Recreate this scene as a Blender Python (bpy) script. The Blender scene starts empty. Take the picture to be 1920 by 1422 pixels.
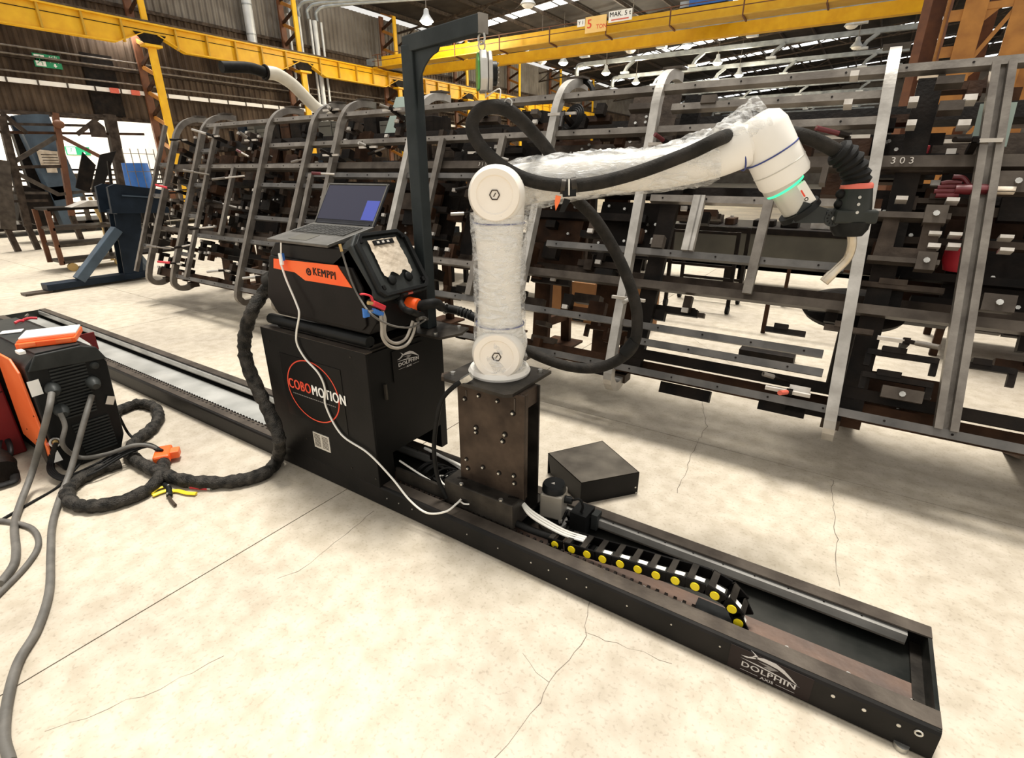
import bpy, math, random
import numpy as np
from mathutils import Vector, Matrix
random.seed(7)
# ------------------------------------------------------------------ camera, world, lights, exposure
SC = bpy.context.scene
COL = SC.collection
FPX = 975.0
PITCH = math.atan2(711 - 320, 975.0)
CAMH = 1.6
AZ = math.radians(56.6)
Fh = np.array([-math.cos(AZ), math.sin(AZ), 0.0]); Rv = np.array([math.sin(AZ), math.cos(AZ), 0.0]); Uz = np.array([0, 0, 1.0])
FW = Fh * math.cos(PITCH) - Uz * math.sin(PITCH); UP = Fh * math.sin(PITCH) + Uz * math.cos(PITCH)
CP = np.array([0, 0, CAMH])
cam = bpy.data.cameras.new('camera'); cam.lens = 36.0 * FPX / 1920.0; cam.sensor_width = 36.0
cam.clip_end = 400; cam.clip_start = 0.02
co = bpy.data.objects.new('camera', cam); COL.objects.link(co)
m = Matrix((tuple(Rv) + (0,), tuple(UP) + (0,), tuple(-FW) + (0,), (0, 0, 0, 1))).transposed()
m.translation = Vector(CP); co.matrix_world = m
SC.camera = co
SC.view_settings.view_transform = 'Standard'; SC.view_settings.look = 'None'
SC.view_settings.gamma = 1.0; SC.view_settings.use_curve_mapping = False
SC.view_settings.exposure = 0.55
W = bpy.data.worlds.new('world'); SC.world = W; W.use_nodes = True
bgn = W.node_tree.nodes['Background']
bgn.inputs[0].default_value = (1.0, 0.965, 0.90, 1); bgn.inputs[1].default_value = 0.60
sl = bpy.data.lights.new('roof_daylight', 'SUN'); sl.energy = 3.3; sl.angle = math.radians(16); sl.color = (1.0, 0.96, 0.88)
so = bpy.data.objects.new('roof_daylight', sl); COL.objects.link(so)
so.rotation_euler = Vector((0.10, -0.22, -1.0)).to_track_quat('-Z', 'Y').to_euler()
def area(name, loc, aim, sx, sy, power, color=(1, .97, .92)):
    l = bpy.data.lights.new(name, 'AREA'); l.shape = 'RECTANGLE'; l.size = sx; l.size_y = sy; l.energy = power; l.color = color
    o = bpy.data.objects.new(name, l); COL.objects.link(o); o.location = loc
    o.rotation_euler = (Vector(aim) - Vector(loc)).to_track_quat('-Z', 'Y').to_euler()
    return o




area('annex_fill_light', (-27.2, 5, 6.8), (-30, 6, 1.0), 14, 2.5, 1800)  # unseen area light added to brighten the annex wall
# ------------------------------------------------------------------ survey helpers: a sight line met with a real plane of the hall
def ray(px, py): return FW * FPX + Rv * (px - 960) + UP * (711 - py)
def onz(px, py, z=0.0):
    d = ray(px, py); return CP + d * (z - CAMH) / d[2]
def ony(px, py, y):
    d = ray(px, py); return CP + d * (y / d[1])
def onx(px, py, x):
    d = ray(px, py); return CP + d * (x / d[0])
def onpl(px, py, P, n):
    d = ray(px, py); return CP + d * (np.dot(np.array(P) - CP, n) / np.dot(d, n))
LB, LY, LK = 0.3, 2.93, 0.435
LV = np.array([0, LK, 1.0]); LV /= np.linalg.norm(LV)       # up along the leaning frame
LN = np.cross(np.array([1.0, 0, 0]), LV); LN = -LN if LN[1] < 0 else LN   # back, away from camera
def rk(x, s, off=0.0):                                       # point on the leaning frame: along, up the slope, behind
    return np.array([x, LY, LB]) + LV * s + LN * off
def lean(px, py, off=0.0):
    p = onpl(px, py, rk(0, 0, off), LN); q = p - np.array([0, LY, LB])
    return p[0], float(np.dot(q, LV))

# ------------------------------------------------------------------ mesh builder
def V3(a): return np.array(a, dtype=float)
def nrm(a):
    a = V3(a); l = np.linalg.norm(a); return a / l if l > 1e-12 else np.array([0, 0, 1.0])
def frame(d, up=(0, 0, 1)):
    d = nrm(d); u = V3(up)
    if abs(np.dot(d, nrm(u))) > 0.98: u = V3((1, 0, 0)) if abs(d[0]) < .9 else V3((0, 1, 0))
    s = nrm(np.cross(d, u)); return d, s, np.cross(s, d)
def spline(pts, res=8):
    P = [V3(p) for p in pts]
    if len(P) < 3: return P
    P = [2 * P[0] - P[1]] + P + [2 * P[-1] - P[-2]]
    out = []
    for i in range(1, len(P) - 2):
        a, b, c, d = P[i - 1:i + 3]
        for k in range(res):
            t = k / res
            out.append(.5 * ((2 * b) + (-a + c) * t + (2 * a - 5 * b + 4 * c - d) * t * t + (-a + 3 * b - 3 * c + d) * t ** 3))
    out.append(P[-2]); return out
BASE = {}
class MB:
    def __init__(s): s.v = []; s.f = []; s.sm = []
    def add(s, vs, fs, sm=False):
        o = len(s.v); s.v.extend([tuple(map(float, x)) for x in vs])
        for f in fs: s.f.append([i + o for i in f]); s.sm.append(sm)
        return s
    def box(s, c, size, ax=None):
        X, Y, Z = ax if ax is not None else np.eye(3)
        X = V3(X) * size[0] / 2; Y = V3(Y) * size[1] / 2; Z = V3(Z) * size[2] / 2; c = V3(c)
        vs = [c + X * a + Y * b + Z * d for d in (-1, 1) for b in (-1, 1) for a in (-1, 1)]
        return s.add(vs, [(0, 2, 3, 1), (4, 5, 7, 6), (0, 1, 5, 4), (2, 6, 7, 3), (0, 4, 6, 2), (1, 3, 7, 5)])
    def bx(s, x0, x1, y0, y1, z0, z1): return s.box(((x0 + x1) / 2, (y0 + y1) / 2, (z0 + z1) / 2), (abs(x1 - x0), abs(y1 - y0), abs(z1 - z0)))
    def bar(s, p0, p1, w, h, up=(0, 0, 1)):
        p0 = V3(p0); p1 = V3(p1); d, a, b = frame(p1 - p0, up)
        return s.box((p0 + p1) / 2, (np.linalg.norm(p1 - p0), w, h), (d, a, b))
    def cyl(s, p0, p1, r0, r1=None, n=16, cap=True):
        r1 = r0 if r1 is None else r1
        p0 = V3(p0); p1 = V3(p1); d, a, b = frame(p1 - p0)
        r = []
        for p, q in ((p0, r0), (p1, r1)):
            r.append([p + (a * math.cos(2 * math.pi * i / n) + b * math.sin(2 * math.pi * i / n)) * q for i in range(n)])
        s.add(r[0] + r[1], [(i, (i + 1) % n, n + (i + 1) % n, n + i) for i in range(n)], True)
        if cap:
            s.add(r[0], [tuple(range(n - 1, -1, -1))]); s.add(r[1], [tuple(range(n))])
        return s
    def tube(s, pts, r, n=10, res=8, smooth=True, cap=True, wob=0.0, flat=1.0):
        P = spline(pts, res) if smooth else [V3(p) for p in pts]
        N = len(P); R = r if callable(r) else (lambda t: r)
        d = nrm(P[1] - P[0]); _, a, b = frame(d)
        rings = []
        for i, p in enumerate(P):
            t = nrm(P[min(i + 1, N - 1)] - P[max(i - 1, 0)])
            a = nrm(a - t * np.dot(a, t)); b = np.cross(t, a)
            rr = R(i / (N - 1)) * (1 + random.uniform(-wob, wob))
            rings.append([p + (a * math.cos(2 * math.pi * k / n) + b * flat * math.sin(2 * math.pi * k / n)) * rr * (1 + random.uniform(-wob, wob) * .5) for k in range(n)])
        vs = [v for q in rings for v in q]
        s.add(vs, [(i * n + k, i * n + (k + 1) % n, (i + 1) * n + (k + 1) % n, (i + 1) * n + k) for i in range(N - 1) for k in range(n)], True)
        if cap: s.add(rings[0], [tuple(range(n - 1, -1, -1))]); s.add(rings[-1], [tuple(range(n))])
        return s
    def sweep(s, P, w, h, up):                      # rectangular section along a polyline
        P = [V3(p) for p in P]; N = len(P); vs = []
        for i, p in enumerate(P):
            t = nrm(P[min(i + 1, N - 1)] - P[max(i - 1, 0)]); a = nrm(up); b = nrm(np.cross(t, a))
            vs += [p + a * w / 2 + b * h / 2, p - a * w / 2 + b * h / 2, p - a * w / 2 - b * h / 2, p + a * w / 2 - b * h / 2]
        fs = [(i * 4 + k, i * 4 + (k + 1) % 4, i * 4 + 4 + (k + 1) % 4, i * 4 + 4 + k) for i in range(N - 1) for k in range(4)]
        return s.add(vs, fs + [(3, 2, 1, 0), tuple(4 * (N - 1) + k for k in range(4))])
    def prism(s, poly, O, U, V, d):                 # polygon in the U,V plane, thickness d along U x V
        O = V3(O); U = V3(U); V = V3(V); Nn = nrm(np.cross(U, V)) * d; n = len(poly)
        a = [O + U * p + V * q for p, q in poly]; b = [x + Nn for x in a]
        return s.add(a + b, [tuple(range(n - 1, -1, -1)), tuple(range(n, 2 * n))] + [(i, (i + 1) % n, n + (i + 1) % n, n + i) for i in range(n)])
    def lathe(s, prof, O, axis, n=24):              # prof: (radius, height)
        O = V3(O); d, a, b = frame(axis); vs = []
        for r, h in prof: vs += [O + d * h + (a * math.cos(2 * math.pi * k / n) + b * math.sin(2 * math.pi * k / n)) * max(r, 1e-5) for k in range(n)]
        return s.add(vs, [(i * n + k, i * n + (k + 1) % n, (i + 1) * n + (k + 1) % n, (i + 1) * n + k) for i in range(len(prof) - 1) for k in range(n)], True)
    def ring(s, O, axis, R, r, n=28, m=8, a0=0, a1=2 * math.pi):
        O = V3(O); d, a, b = frame(axis)
        full = abs(a1 - a0 - 2 * math.pi) < 1e-6; P = []
        for i in range(n + (0 if full else 1)):
            t = a0 + (a1 - a0) * i / n; P.append((O + (a * math.cos(t) + b * math.sin(t)) * R, a * math.cos(t) + b * math.sin(t)))
        vs = []
        for p, q in P: vs += [p + (q * math.cos(2 * math.pi * k / m) + d * math.sin(2 * math.pi * k / m)) * r for k in range(m)]
        N = len(P); L = N if full else N - 1
        return s.add(vs, [(i * m + k, i * m + (k + 1) % m, ((i + 1) % N) * m + (k + 1) % m, ((i + 1) % N) * m + k) for i in range(L) for k in range(m)], True)
    def ball(s, c, r, n=12, sc=(1, 1, 1)):
        pr = [(math.sin(math.pi * i / 8) * r, -math.cos(math.pi * i / 8) * r) for i in range(9)]
        o = len(s.v); s.lathe(pr, (0, 0, 0), (0, 0, 1), n)
        for i in range(o, len(s.v)): x = s.v[i]; s.v[i] = (c[0] + x[0] * sc[0], c[1] + x[1] * sc[1], c[2] + x[2] * sc[2])
        return s
    def build(s, name, mat, parent=None, bevel=0.0, **kw):
        A = np.array(s.v)
        if parent is not None: b = BASE[parent.name]
        else: b = np.array([(A[:, 0].min() + A[:, 0].max()) / 2, (A[:, 1].min() + A[:, 1].max()) / 2, A[:, 2].min()])
        me = bpy.data.meshes.new(name); me.from_pydata((A - b).tolist(), [], s.f); me.update()
        me.polygons.foreach_set('use_smooth', s.sm)
        if any(s.sm): me.set_sharp_from_angle(angle=math.radians(42))
        if mat is not None: me.materials.append(M(mat) if isinstance(mat, str) else mat)
        o = bpy.data.objects.new(name, me); COL.objects.link(o)
        if parent is not None: o.parent = parent
        else: o.location = b
        BASE[o.name] = b
        if bevel:
            md = o.modifiers.new('bevel', 'BEVEL'); md.width = bevel; md.segments = 2; md.limit_method = 'ANGLE'
        for k, v in kw.items(): o[k] = v
        return o
def fixn(o):
    import bmesh
    bm = bmesh.new(); bm.from_mesh(o.data); bmesh.ops.recalc_face_normals(bm, faces=bm.faces); bm.to_mesh(o.data); bm.free(); return o
def thing(name, label, cat, loc, group=None):
    o = bpy.data.objects.new(name, None); COL.objects.link(o); o.location = tuple(map(float, loc)); o.empty_display_size = .1
    BASE[o.name] = V3(loc); tag(o, label, cat, group); return o
def tag(o, label, cat, group=None, kind=None):
    o['label'] = label; o['category'] = cat
    if group: o['group'] = group
    if kind: o['kind'] = kind
    return o
def dup(root, delta, label=None, group=None):
    c = root.copy(); COL.objects.link(c); c.location = root.location + Vector(delta); BASE[c.name] = BASE[root.name] + V3(delta)
    if label: c['label'] = label
    if group: c['group'] = group
    for ch in root.children:
        d = ch.copy(); COL.objects.link(d); d.parent = c
        for g in ch.children:
            e = g.copy(); COL.objects.link(e); e.parent = d
    return c
def struct(o): o['kind'] = 'structure'; return o
FONT = {}
def text(st, size, O, U, V, mat, parent, name='lettering', bold=0.0, d=.0012, xs=1.0, align='CENTER', fit=None):
    c = bpy.data.curves.new('t', 'FONT'); c.body = st; c.size = size; c.extrude = d / 2; c.space_character = 1.0 + bold * 5; c.align_x = align; c.align_y = 'CENTER'; c.resolution_u = 3
    t = bpy.data.objects.new('t', c); COL.objects.link(t)
    me = bpy.data.meshes.new_from_object(t.evaluated_get(bpy.context.evaluated_depsgraph_get()))
    bpy.data.objects.remove(t); bpy.data.curves.remove(c)
    if fit: xs = fit / (max(v.co.x for v in me.vertices) - min(v.co.x for v in me.vertices))
    U = nrm(U); V = nrm(V); N = np.cross(U, V); A = [V3(O) + U * v.co.x * xs + V * v.co.y + N * (v.co.z + d / 2) for v in me.vertices]
    mb = MB(); F = [list(p.vertices) for p in me.polygons]
    for k, q in enumerate((0, 1, -1, 2, -2) if bold else (0,)): mb.add([x + U * q * bold * size * .55 + N * k * .0001 for x in A], F)
    bpy.data.meshes.remove(me)
    return mb.build(name, mat, parent)

# ------------------------------------------------------------------ materials
def lin(h):
    h = h.lstrip('#'); c = [int(h[i:i + 2], 16) / 255 for i in (0, 2, 4)]
    return tuple((x / 12.92 if x <= .04045 else ((x + .055) / 1.055) ** 2.4) for x in c) + (1,)
MD = {}
# name: colour, second colour, noise scale, rough, metal, bump
SPEC = {
 'black_steel': ('#151413', '#201d1b', 6, .45, .0, .05), 'black_paint': ('#100f0e', '#161413', 9, .5, 0, .05), 'cab_side': ('#0d0d0c', '#131211', 5, .5, 0, .03),
 'lip': ('#443d37', '#5c544c', 8, .45, .3, .1), 'bed': ('#262826', '#4c4b47', 3, .28, .55, .1), 'bed_far': ('#9a9a96', '#c4c3be', 3, .35, .3, .1),
 'rust_strip': ('#54463f', '#715849', 5, .55, .2, .2), 'chrome': ('#d2cfc9', '#a9a6a0', 5, .25, .55, .02), 'bolt': ('#d8d6d0', '#a8a6a0', 20, .3, .8, 0),
 'scale_steel': ('#352c26', '#55483e', 7, .42, .5, .12), 'dark_steel': ('#2a2724', '#4a453f', 7, .4, .5, .1), 'rubber': ('#121211', '#1e1d1c', 12, .6, 0, .1),
 'hose': ('#211f1c', '#302c28', 20, .75, 0, .25), 'braid': ('#1d1c1a', '#46423d', 25, .6, .1, .9), 'grey_cable': ('#55524d', '#6b6761', 14, .6, 0, .1), 'pale_cable': ('#8d867c', '#a39b90', 14, .5, 0, .1),
 'white_cable': ('#e4e0d6', '#f2efe8', 10, .5, 0, 0), 'robot_white': ('#e9e4da', '#f3efe8', 4, .35, 0, .02), 'robot_cap': ('#f0e6d8', '#f8f1e7', 5, .5, 0, .05), 'robot_grey': ('#bdb9ae', '#cfcbc2', 5, .4, .2, 0),
 'blue_mark': ('#2b3673', '#39468c', 12, .5, 0, 0), 'orange': ('#ff5a14', '#ff6e2a', 6, .45, 0, 0), 'orange_red': ('#e2452a', '#f2573a', 6, .5, 0, 0), 'orange_paint': ('#f06a30', '#ff7f45', 4, .45, 0, .05),
 'red': ('#c02432', '#d93a45', 5, .5, 0, 0), 'dark_red': ('#6b0f12', '#801518', 4, .5, 0, .05), 'blue': ('#2d66b5', '#3b78c9', 5, .5, 0, 0), 'yellow': ('#f0cf20', '#f7de3a', 5, .45, 0, 0), 'yellow_cap': ('#e8cc14', '#f4dd2c', 5, .4, 0, 0),
 'steel': ('#6b645d', '#8d867d', 8, .38, .55, .15), 'steel_bright': ('#9f9a93', '#c4bfb8', 8, .4, .45, .1), 'steel_grey': ('#545250', '#716d69', 6, .42, .5, .12), 'post_paint': ('#2b3031', '#383d3e', 7, .5, .2, .08),
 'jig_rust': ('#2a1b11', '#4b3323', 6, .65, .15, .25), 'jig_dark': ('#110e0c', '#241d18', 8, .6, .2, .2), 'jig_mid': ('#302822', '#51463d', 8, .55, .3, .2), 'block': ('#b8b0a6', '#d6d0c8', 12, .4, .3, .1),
 'navy': ('#182029', '#232d39', 4, .5, .1, .05), 'blue_grey': ('#3c4956', '#4c5c6b', 4, .5, .1, .05), 'crane_yellow': ('#e3aa08', '#f0bd18', 3, .5, 0, .04), 'crane_yellow2': ('#b98f1c', '#c99d28', 3, .5, 0, .04), 'column_orange': ('#8f5c20', '#ab742f', 3, .55, 0, .08), 'rust_brown': ('#5a3520', '#6f4529', 4, .6, 0, .1),
 'wall_sheet': ('#3a2f26', '#5d4e40', 1.2, .6, .1, .1), 'wall_sheet2': ('#5f5850', '#767069', 1.2, .6, .1, .1), 'roof_sheet': ('#2b2725', '#3c3733', 1.5, .7, 0, .1), 'cream_wall': ('#f1e9da', '#fbf5ea', 2, .8, 0, 0), 'galv': ('#8d9294', '#aeb3b5', 3, .35, .5, .05), 'duct': ('#c9cdd0', '#dfe2e4', 3, .4, .3, .03), 'cream_duct': ('#cfc8b8', '#ded8ca', 4, .5, .1, .03),
 'sign_green': ('#1c8a5c', '#229a68', 6, .5, 0, 0), 'white': ('#f2f0ea', '#faf9f5', 5, .5, 0, 0), 'paper': ('#b9a994', '#dccfbd', 9, .7, 0, .4), 'card': ('#8a5f38', '#9d7046', 4, .8, 0, .1), 'sticker_black': ('#0c0b0b', '#111010', 5, .35, 0, 0), 'sticker_brown': ('#241c1b', '#2a2120', 5, .4, 0, 0),
 'logo_grey': ('#b9b5b2', '#cfcbc8', 5, .5, 0, 0), 'logo_mid': ('#6e6a68', '#8f8b88', 5, .5, 0, 0), 'silver_plate': ('#c9c3b8', '#ded9cf', 9, .45, .3, 0), 'laptop_grey': ('#55534e', '#67645f', 20, .45, .3, .02), 'laptop_dark': ('#26262a', '#2e2e33', 20, .4, .1, .02), 'key': ('#3a3937', '#474643', 20, .5, 0, 0),
 'plastic_dark': ('#141515', '#1d1e1e', 12, .42, 0, .05), 'plastic_grey': ('#2a2c2b', '#373938', 10, .45, 0, .05), 'feeder_black': ('#110f0e', '#181514', 8, .42, 0, .03), 'motor_grey': ('#8d877c', '#a19b90', 6, .4, .3, .03), 'torch_grey': ('#292b28', '#363835', 8, .35, .1, .03), 'neck': ('#b7a68a', '#e8dfcf', 7, .25, .5, .02), 'salmon': ('#d6604e', '#e27560', 5, .4, 0, 0),
 'green_case': ('#4c8a3e', '#5fa050', 5, .35, .2, 0), 'concrete_block': ('#b5a893', '#c9bda9', 3, .8, 0, .2), 'hydraulic_red': ('#4a1216', '#6b2027', 5, .4, .1, 0), 'led': ('#35c98a', '#35c98a', 5, .5, 0, 0), 'pale_green': ('#93a39a', '#a3b2a9', 3, .6, 0, 0), 'table_grey': ('#4a4740', '#5d5a50', 2, .5, .2, .1), 'caster': ('#a98a52', '#bd9d62', 5, .5, 0, 0), 'cover_top_lit': ('#3f3a34', '#625c53', 5, .5, .1, .1), 'crack': ('#6b6257', '#7a7064', 9, .9, 0, 0),
}
def M(name):
    if name in MD: return MD[name]
    c1, c2, sc, ro, me, bu = SPEC[name]
    m = bpy.data.materials.new(name); m.use_nodes = True; nt = m.node_tree; N = nt.nodes; L = nt.links; p = N['Principled BSDF']
    tc = N.new('ShaderNodeTexCoord'); nz = N.new('ShaderNodeTexNoise'); nz.inputs['Scale'].default_value = sc; nz.inputs['Detail'].default_value = 5
    L.new(tc.outputs['Object'], nz.inputs['Vector'])
    rp = N.new('ShaderNodeValToRGB'); rp.color_ramp.elements[0].position = .35; rp.color_ramp.elements[1].position = .68
    rp.color_ramp.elements[0].color = lin(c1); rp.color_ramp.elements[1].color = lin(c2)
    L.new(nz.outputs['Fac'], rp.inputs['Fac']); L.new(rp.outputs['Color'], p.inputs['Base Color'])
    p.inputs['Roughness'].default_value = ro; p.inputs['Metallic'].default_value = me
    if max(lin(c1)[:3]) < .06: p.inputs['Specular IOR Level'].default_value = .16
    if bu:
        b = N.new('ShaderNodeBump'); b.inputs['Strength'].default_value = bu; b.inputs['Distance'].default_value = .01
        n2 = N.new('ShaderNodeTexNoise'); n2.inputs['Scale'].default_value = sc * 6; L.new(tc.outputs['Object'], n2.inputs['Vector'])
        L.new(n2.outputs['Fac'], b.inputs['Height']); L.new(b.outputs['Normal'], p.inputs['Normal'])
    MD[name] = m; return m
def emit(name, col, st):
    m = bpy.data.materials.new(name); m.use_nodes = True; p = m.node_tree.nodes['Principled BSDF']
    p.inputs['Base Color'].default_value = lin(col); p.inputs['Emission Color'].default_value = lin(col); p.inputs['Emission Strength'].default_value = st
    MD[name] = m; return m
emit('skylight', '#f4f6f4', 1.6); emit('lamp_glow', '#ffedc4', 25); emit('screen', '#1d1d30', .3); emit('screen_window', '#333d85', .5); emit('ring_led', '#35d08c', 1.2)
def concrete():
    m = bpy.data.materials.new('concrete_floor'); m.use_nodes = True; nt = m.node_tree; N = nt.nodes; L = nt.links; p = N['Principled BSDF']
    g = N.new('ShaderNodeNewGeometry')
    def noise(sc, det=6):
        n = N.new('ShaderNodeTexNoise'); n.inputs['Scale'].default_value = sc; n.inputs['Detail'].default_value = det; L.new(g.outputs['Position'], n.inputs['Vector']); return n
    a = noise(.7); b = noise(11, 12); c = noise(70, 3)
    r1 = N.new('ShaderNodeValToRGB'); e = r1.color_ramp.elements; e[0].position = .3; e[1].position = .7; e[0].color = lin('#a89e90'); e[1].color = lin('#d0c5b2')
    L.new(a.outputs['Fac'], r1.inputs['Fac'])
    r2 = N.new('ShaderNodeValToRGB'); e = r2.color_ramp.elements; e[0].position = .34; e[1].position = .62; e[0].color = (.79, .77, .73, 1); e[1].color = (1, 1, 1, 1)
    L.new(b.outputs['Fac'], r2.inputs['Fac'])
    r3 = N.new('ShaderNodeValToRGB'); e = r3.color_ramp.elements; e[0].position = .3; e[1].position = .45; e[0].color = (.6, .57, .53, 1); e[1].color = (1, 1, 1, 1)
    L.new(c.outputs['Fac'], r3.inputs['Fac'])
    mx = N.new('ShaderNodeMixRGB'); mx.blend_type = 'MULTIPLY'; mx.inputs[0].default_value = .9; L.new(r1.outputs[0], mx.inputs[1]); L.new(r2.outputs[0], mx.inputs[2])
    m2 = N.new('ShaderNodeMixRGB'); m2.blend_type = 'MULTIPLY'; m2.inputs[0].default_value = .5; L.new(mx.outputs[0], m2.inputs[1]); L.new(r3.outputs[0], m2.inputs[2])
    L.new(m2.outputs[0], p.inputs['Base Color']); p.inputs['Roughness'].default_value = .62
    bp = N.new('ShaderNodeBump'); bp.inputs['Strength'].default_value = .12; bp.inputs['Distance'].default_value = .01; L.new(b.outputs['Fac'], bp.inputs['Height']); L.new(bp.outputs['Normal'], p.inputs['Normal'])
    MD['concrete'] = m
concrete()
def film():
    m = bpy.data.materials.new('stretch_film'); m.use_nodes = True; nt = m.node_tree; N = nt.nodes; L = nt.links; p = N['Principled BSDF']; out = N['Material Output']
    p.inputs['Base Color'].default_value = (.86, .86, .85, 1); p.inputs['Roughness'].default_value = .12
    tc = N.new('ShaderNodeTexCoord'); mp = N.new('ShaderNodeMapping'); mp.inputs['Scale'].default_value = (9, 9, 26); mp.inputs['Rotation'].default_value = (.35, .3, 0); L.new(tc.outputs['Object'], mp.inputs['Vector'])
    n = N.new('ShaderNodeTexNoise'); n.inputs['Scale'].default_value = 1.6; n.inputs['Detail'].default_value = 7; n.inputs['Distortion'].default_value = 1.2; L.new(mp.outputs[0], n.inputs['Vector'])
    b = N.new('ShaderNodeBump'); b.inputs['Strength'].default_value = 1; b.inputs['Distance'].default_value = .02; L.new(n.outputs['Fac'], b.inputs['Height']); L.new(b.outputs[0], p.inputs['Normal'])
    tr = N.new('ShaderNodeBsdfTransparent'); mx = N.new('ShaderNodeMixShader'); r = N.new('ShaderNodeValToRGB'); r.color_ramp.elements[0].position = .42; r.color_ramp.elements[1].position = .62
    r.color_ramp.elements[0].color = (.12, .12, .12, 1); r.color_ramp.elements[1].color = (.62, .62, .62, 1)
    L.new(n.outputs['Fac'], r.inputs['Fac']); L.new(r.outputs[0], mx.inputs[0]); L.new(tr.outputs[0], mx.inputs[1]); L.new(p.outputs[0], mx.inputs[2]); L.new(mx.outputs[0], out.inputs['Surface'])
    MD['film'] = m
film()
# ================================================================== SETTING
# floor: slabs with recessed joints near by, one field beyond
mb = MB(); mb.bx(-70, 40, -12, 100, -.2, -.03); floor = struct(mb.build('floor', 'crack'))
XJ = [-29.3, -24.76, -20.22, -15.68, -11.14, -6.6, -2.06, 2.48, 7.02]; YJ = [-6.0, -1.46, 3.08, 7.62, 12.16, 16.7, 21.24]
for i in range(len(XJ) - 1):
    for j in range(len(YJ) - 1):
        MB().bx(XJ[i] + .003, XJ[i + 1] - .003, YJ[j] + .003, YJ[j + 1] - .003, -.03, 0).build('floor_slab', 'concrete', floor)
for b in ((-70, XJ[0], -12, 100), (XJ[-1], 40, -12, 100), (XJ[0], XJ[-1], YJ[-1], 100), (XJ[0], XJ[-1], -12, YJ[0])):
    MB().bx(b[0], b[1], b[2], b[3], -.03, 0).build('floor_slab', 'concrete', floor)
def crack(px, w):
    P = [onz(a, b, .001) for a, b in px]; Q = []
    for a, b in zip(P[:-1], P[1:]):
        n = max(2, int(np.linalg.norm(b - a) / .04))
        for k in range(n): Q.append(a + (b - a) * k / n + np.array([random.uniform(-1, 1), random.uniform(-1, 1), 0]) * .008)
    Q.append(P[-1]); vs = []
    for i, q in enumerate(Q):
        t = nrm(Q[min(i + 1, len(Q) - 1)] - Q[max(i - 1, 0)]); s = np.array([-t[1], t[0], 0]) * w * random.uniform(.3, 1)
        vs += [q + s, q - s]
    mb = MB(); mb.add(vs, [(2 * i, 2 * i + 1, 2 * i + 3, 2 * i + 2) for i in range(len(Q) - 1)]); mb.build('floor_crack', 'crack', floor)
crack([(930, 1421), (975, 1365), (1018, 1320), (1030, 1280), (1065, 1240), (1098, 1190), (1108, 1110)], .0016)
crack([(700, 960), (650, 1000), (600, 1040), (560, 1070), (520, 1085)], .0012)
crack([(1310, 690), (1320, 765), (1325, 800), (1300, 845), (1285, 885), (1270, 925)], .0022)
crack([(1560, 900), (1562, 960), (1570, 1010), (1565, 1050), (1575, 1100)], .0018)
crack([(90, 1370), (200, 1330), (300, 1290), (420, 1230)], .0009)
crack([(1098, 1190), (1180, 1215), (1260, 1245)], .0009)
crack([(1285, 625), (1330, 655), (1380, 690)], .0016); crack([(980, 1225), (1010, 1262), (1030, 1280)], .001)

WX = -24.6
wall = MB().bx(WX - .10, WX - .06, -4, 80, 3.35, 9.3); wall = struct(wall.build('wall_left', 'jig_dark'))
def sheet(y0, y1, z0, z1, mat, pitch=.26, dep=.05, x=WX):
    vs = []; y = y0; pr = []
    while y < y1 - 1e-6:
        for f, q in ((0, 0), (.18, dep), (.5, dep), (.68, 0)): pr.append((min(y + f * pitch, y1), q))
        y += pitch
    pr.append((y1, 0))
    for yy, q in pr: vs += [(x + q, yy, z0), (x + q, yy, z1)]
    mb = MB(); mb.add(vs, [(2 * i, 2 * i + 2, 2 * i + 3, 2 * i + 1) for i in range(len(pr) - 1)]); return mb.build('wall_sheet', mat, wall)
CY = [-1.6, 4.8, 11.25, 17.7, 23.9, 30.1, 36.3, 42.5, 48.7]
yb = [-4] + CY[1:] + [55, 61, 68, 74, 80]
for a, b in zip(yb[:-1], yb[1:]):
    sheet(a, b, 3.35, 5.1, 'wall_sheet'); sheet(a, b, 5.1, 7.2, 'wall_sheet'); sheet(a, b, 7.2, 9.3, 'wall_sheet2')
    if a >= 11: sheet(a, b, 0, 3.35, 'wall_sheet')
for z in (3.4, 5.1, 7.2): MB().bx(WX - .02, WX + .12, -4, 80, z - .06, z + .06).build('wall_rail', 'jig_mid', wall)
for y in (6.3, 9.4): MB().bx(WX + .05, WX + .08, y, y + 1.0, 3.5 if y > 8 else 5.6, 5.5 if y > 8 else 8.6).build('wall_panel', 'jig_dark', wall)
struct(MB().bx(-30.2, -30, -12, 24, 0, 7).build('wall_annex', 'cream_wall'))
struct(MB().bx(-24, 20, 80, 80.2, 0, 12).build('wall_back', 'wall_sheet2'))

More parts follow.
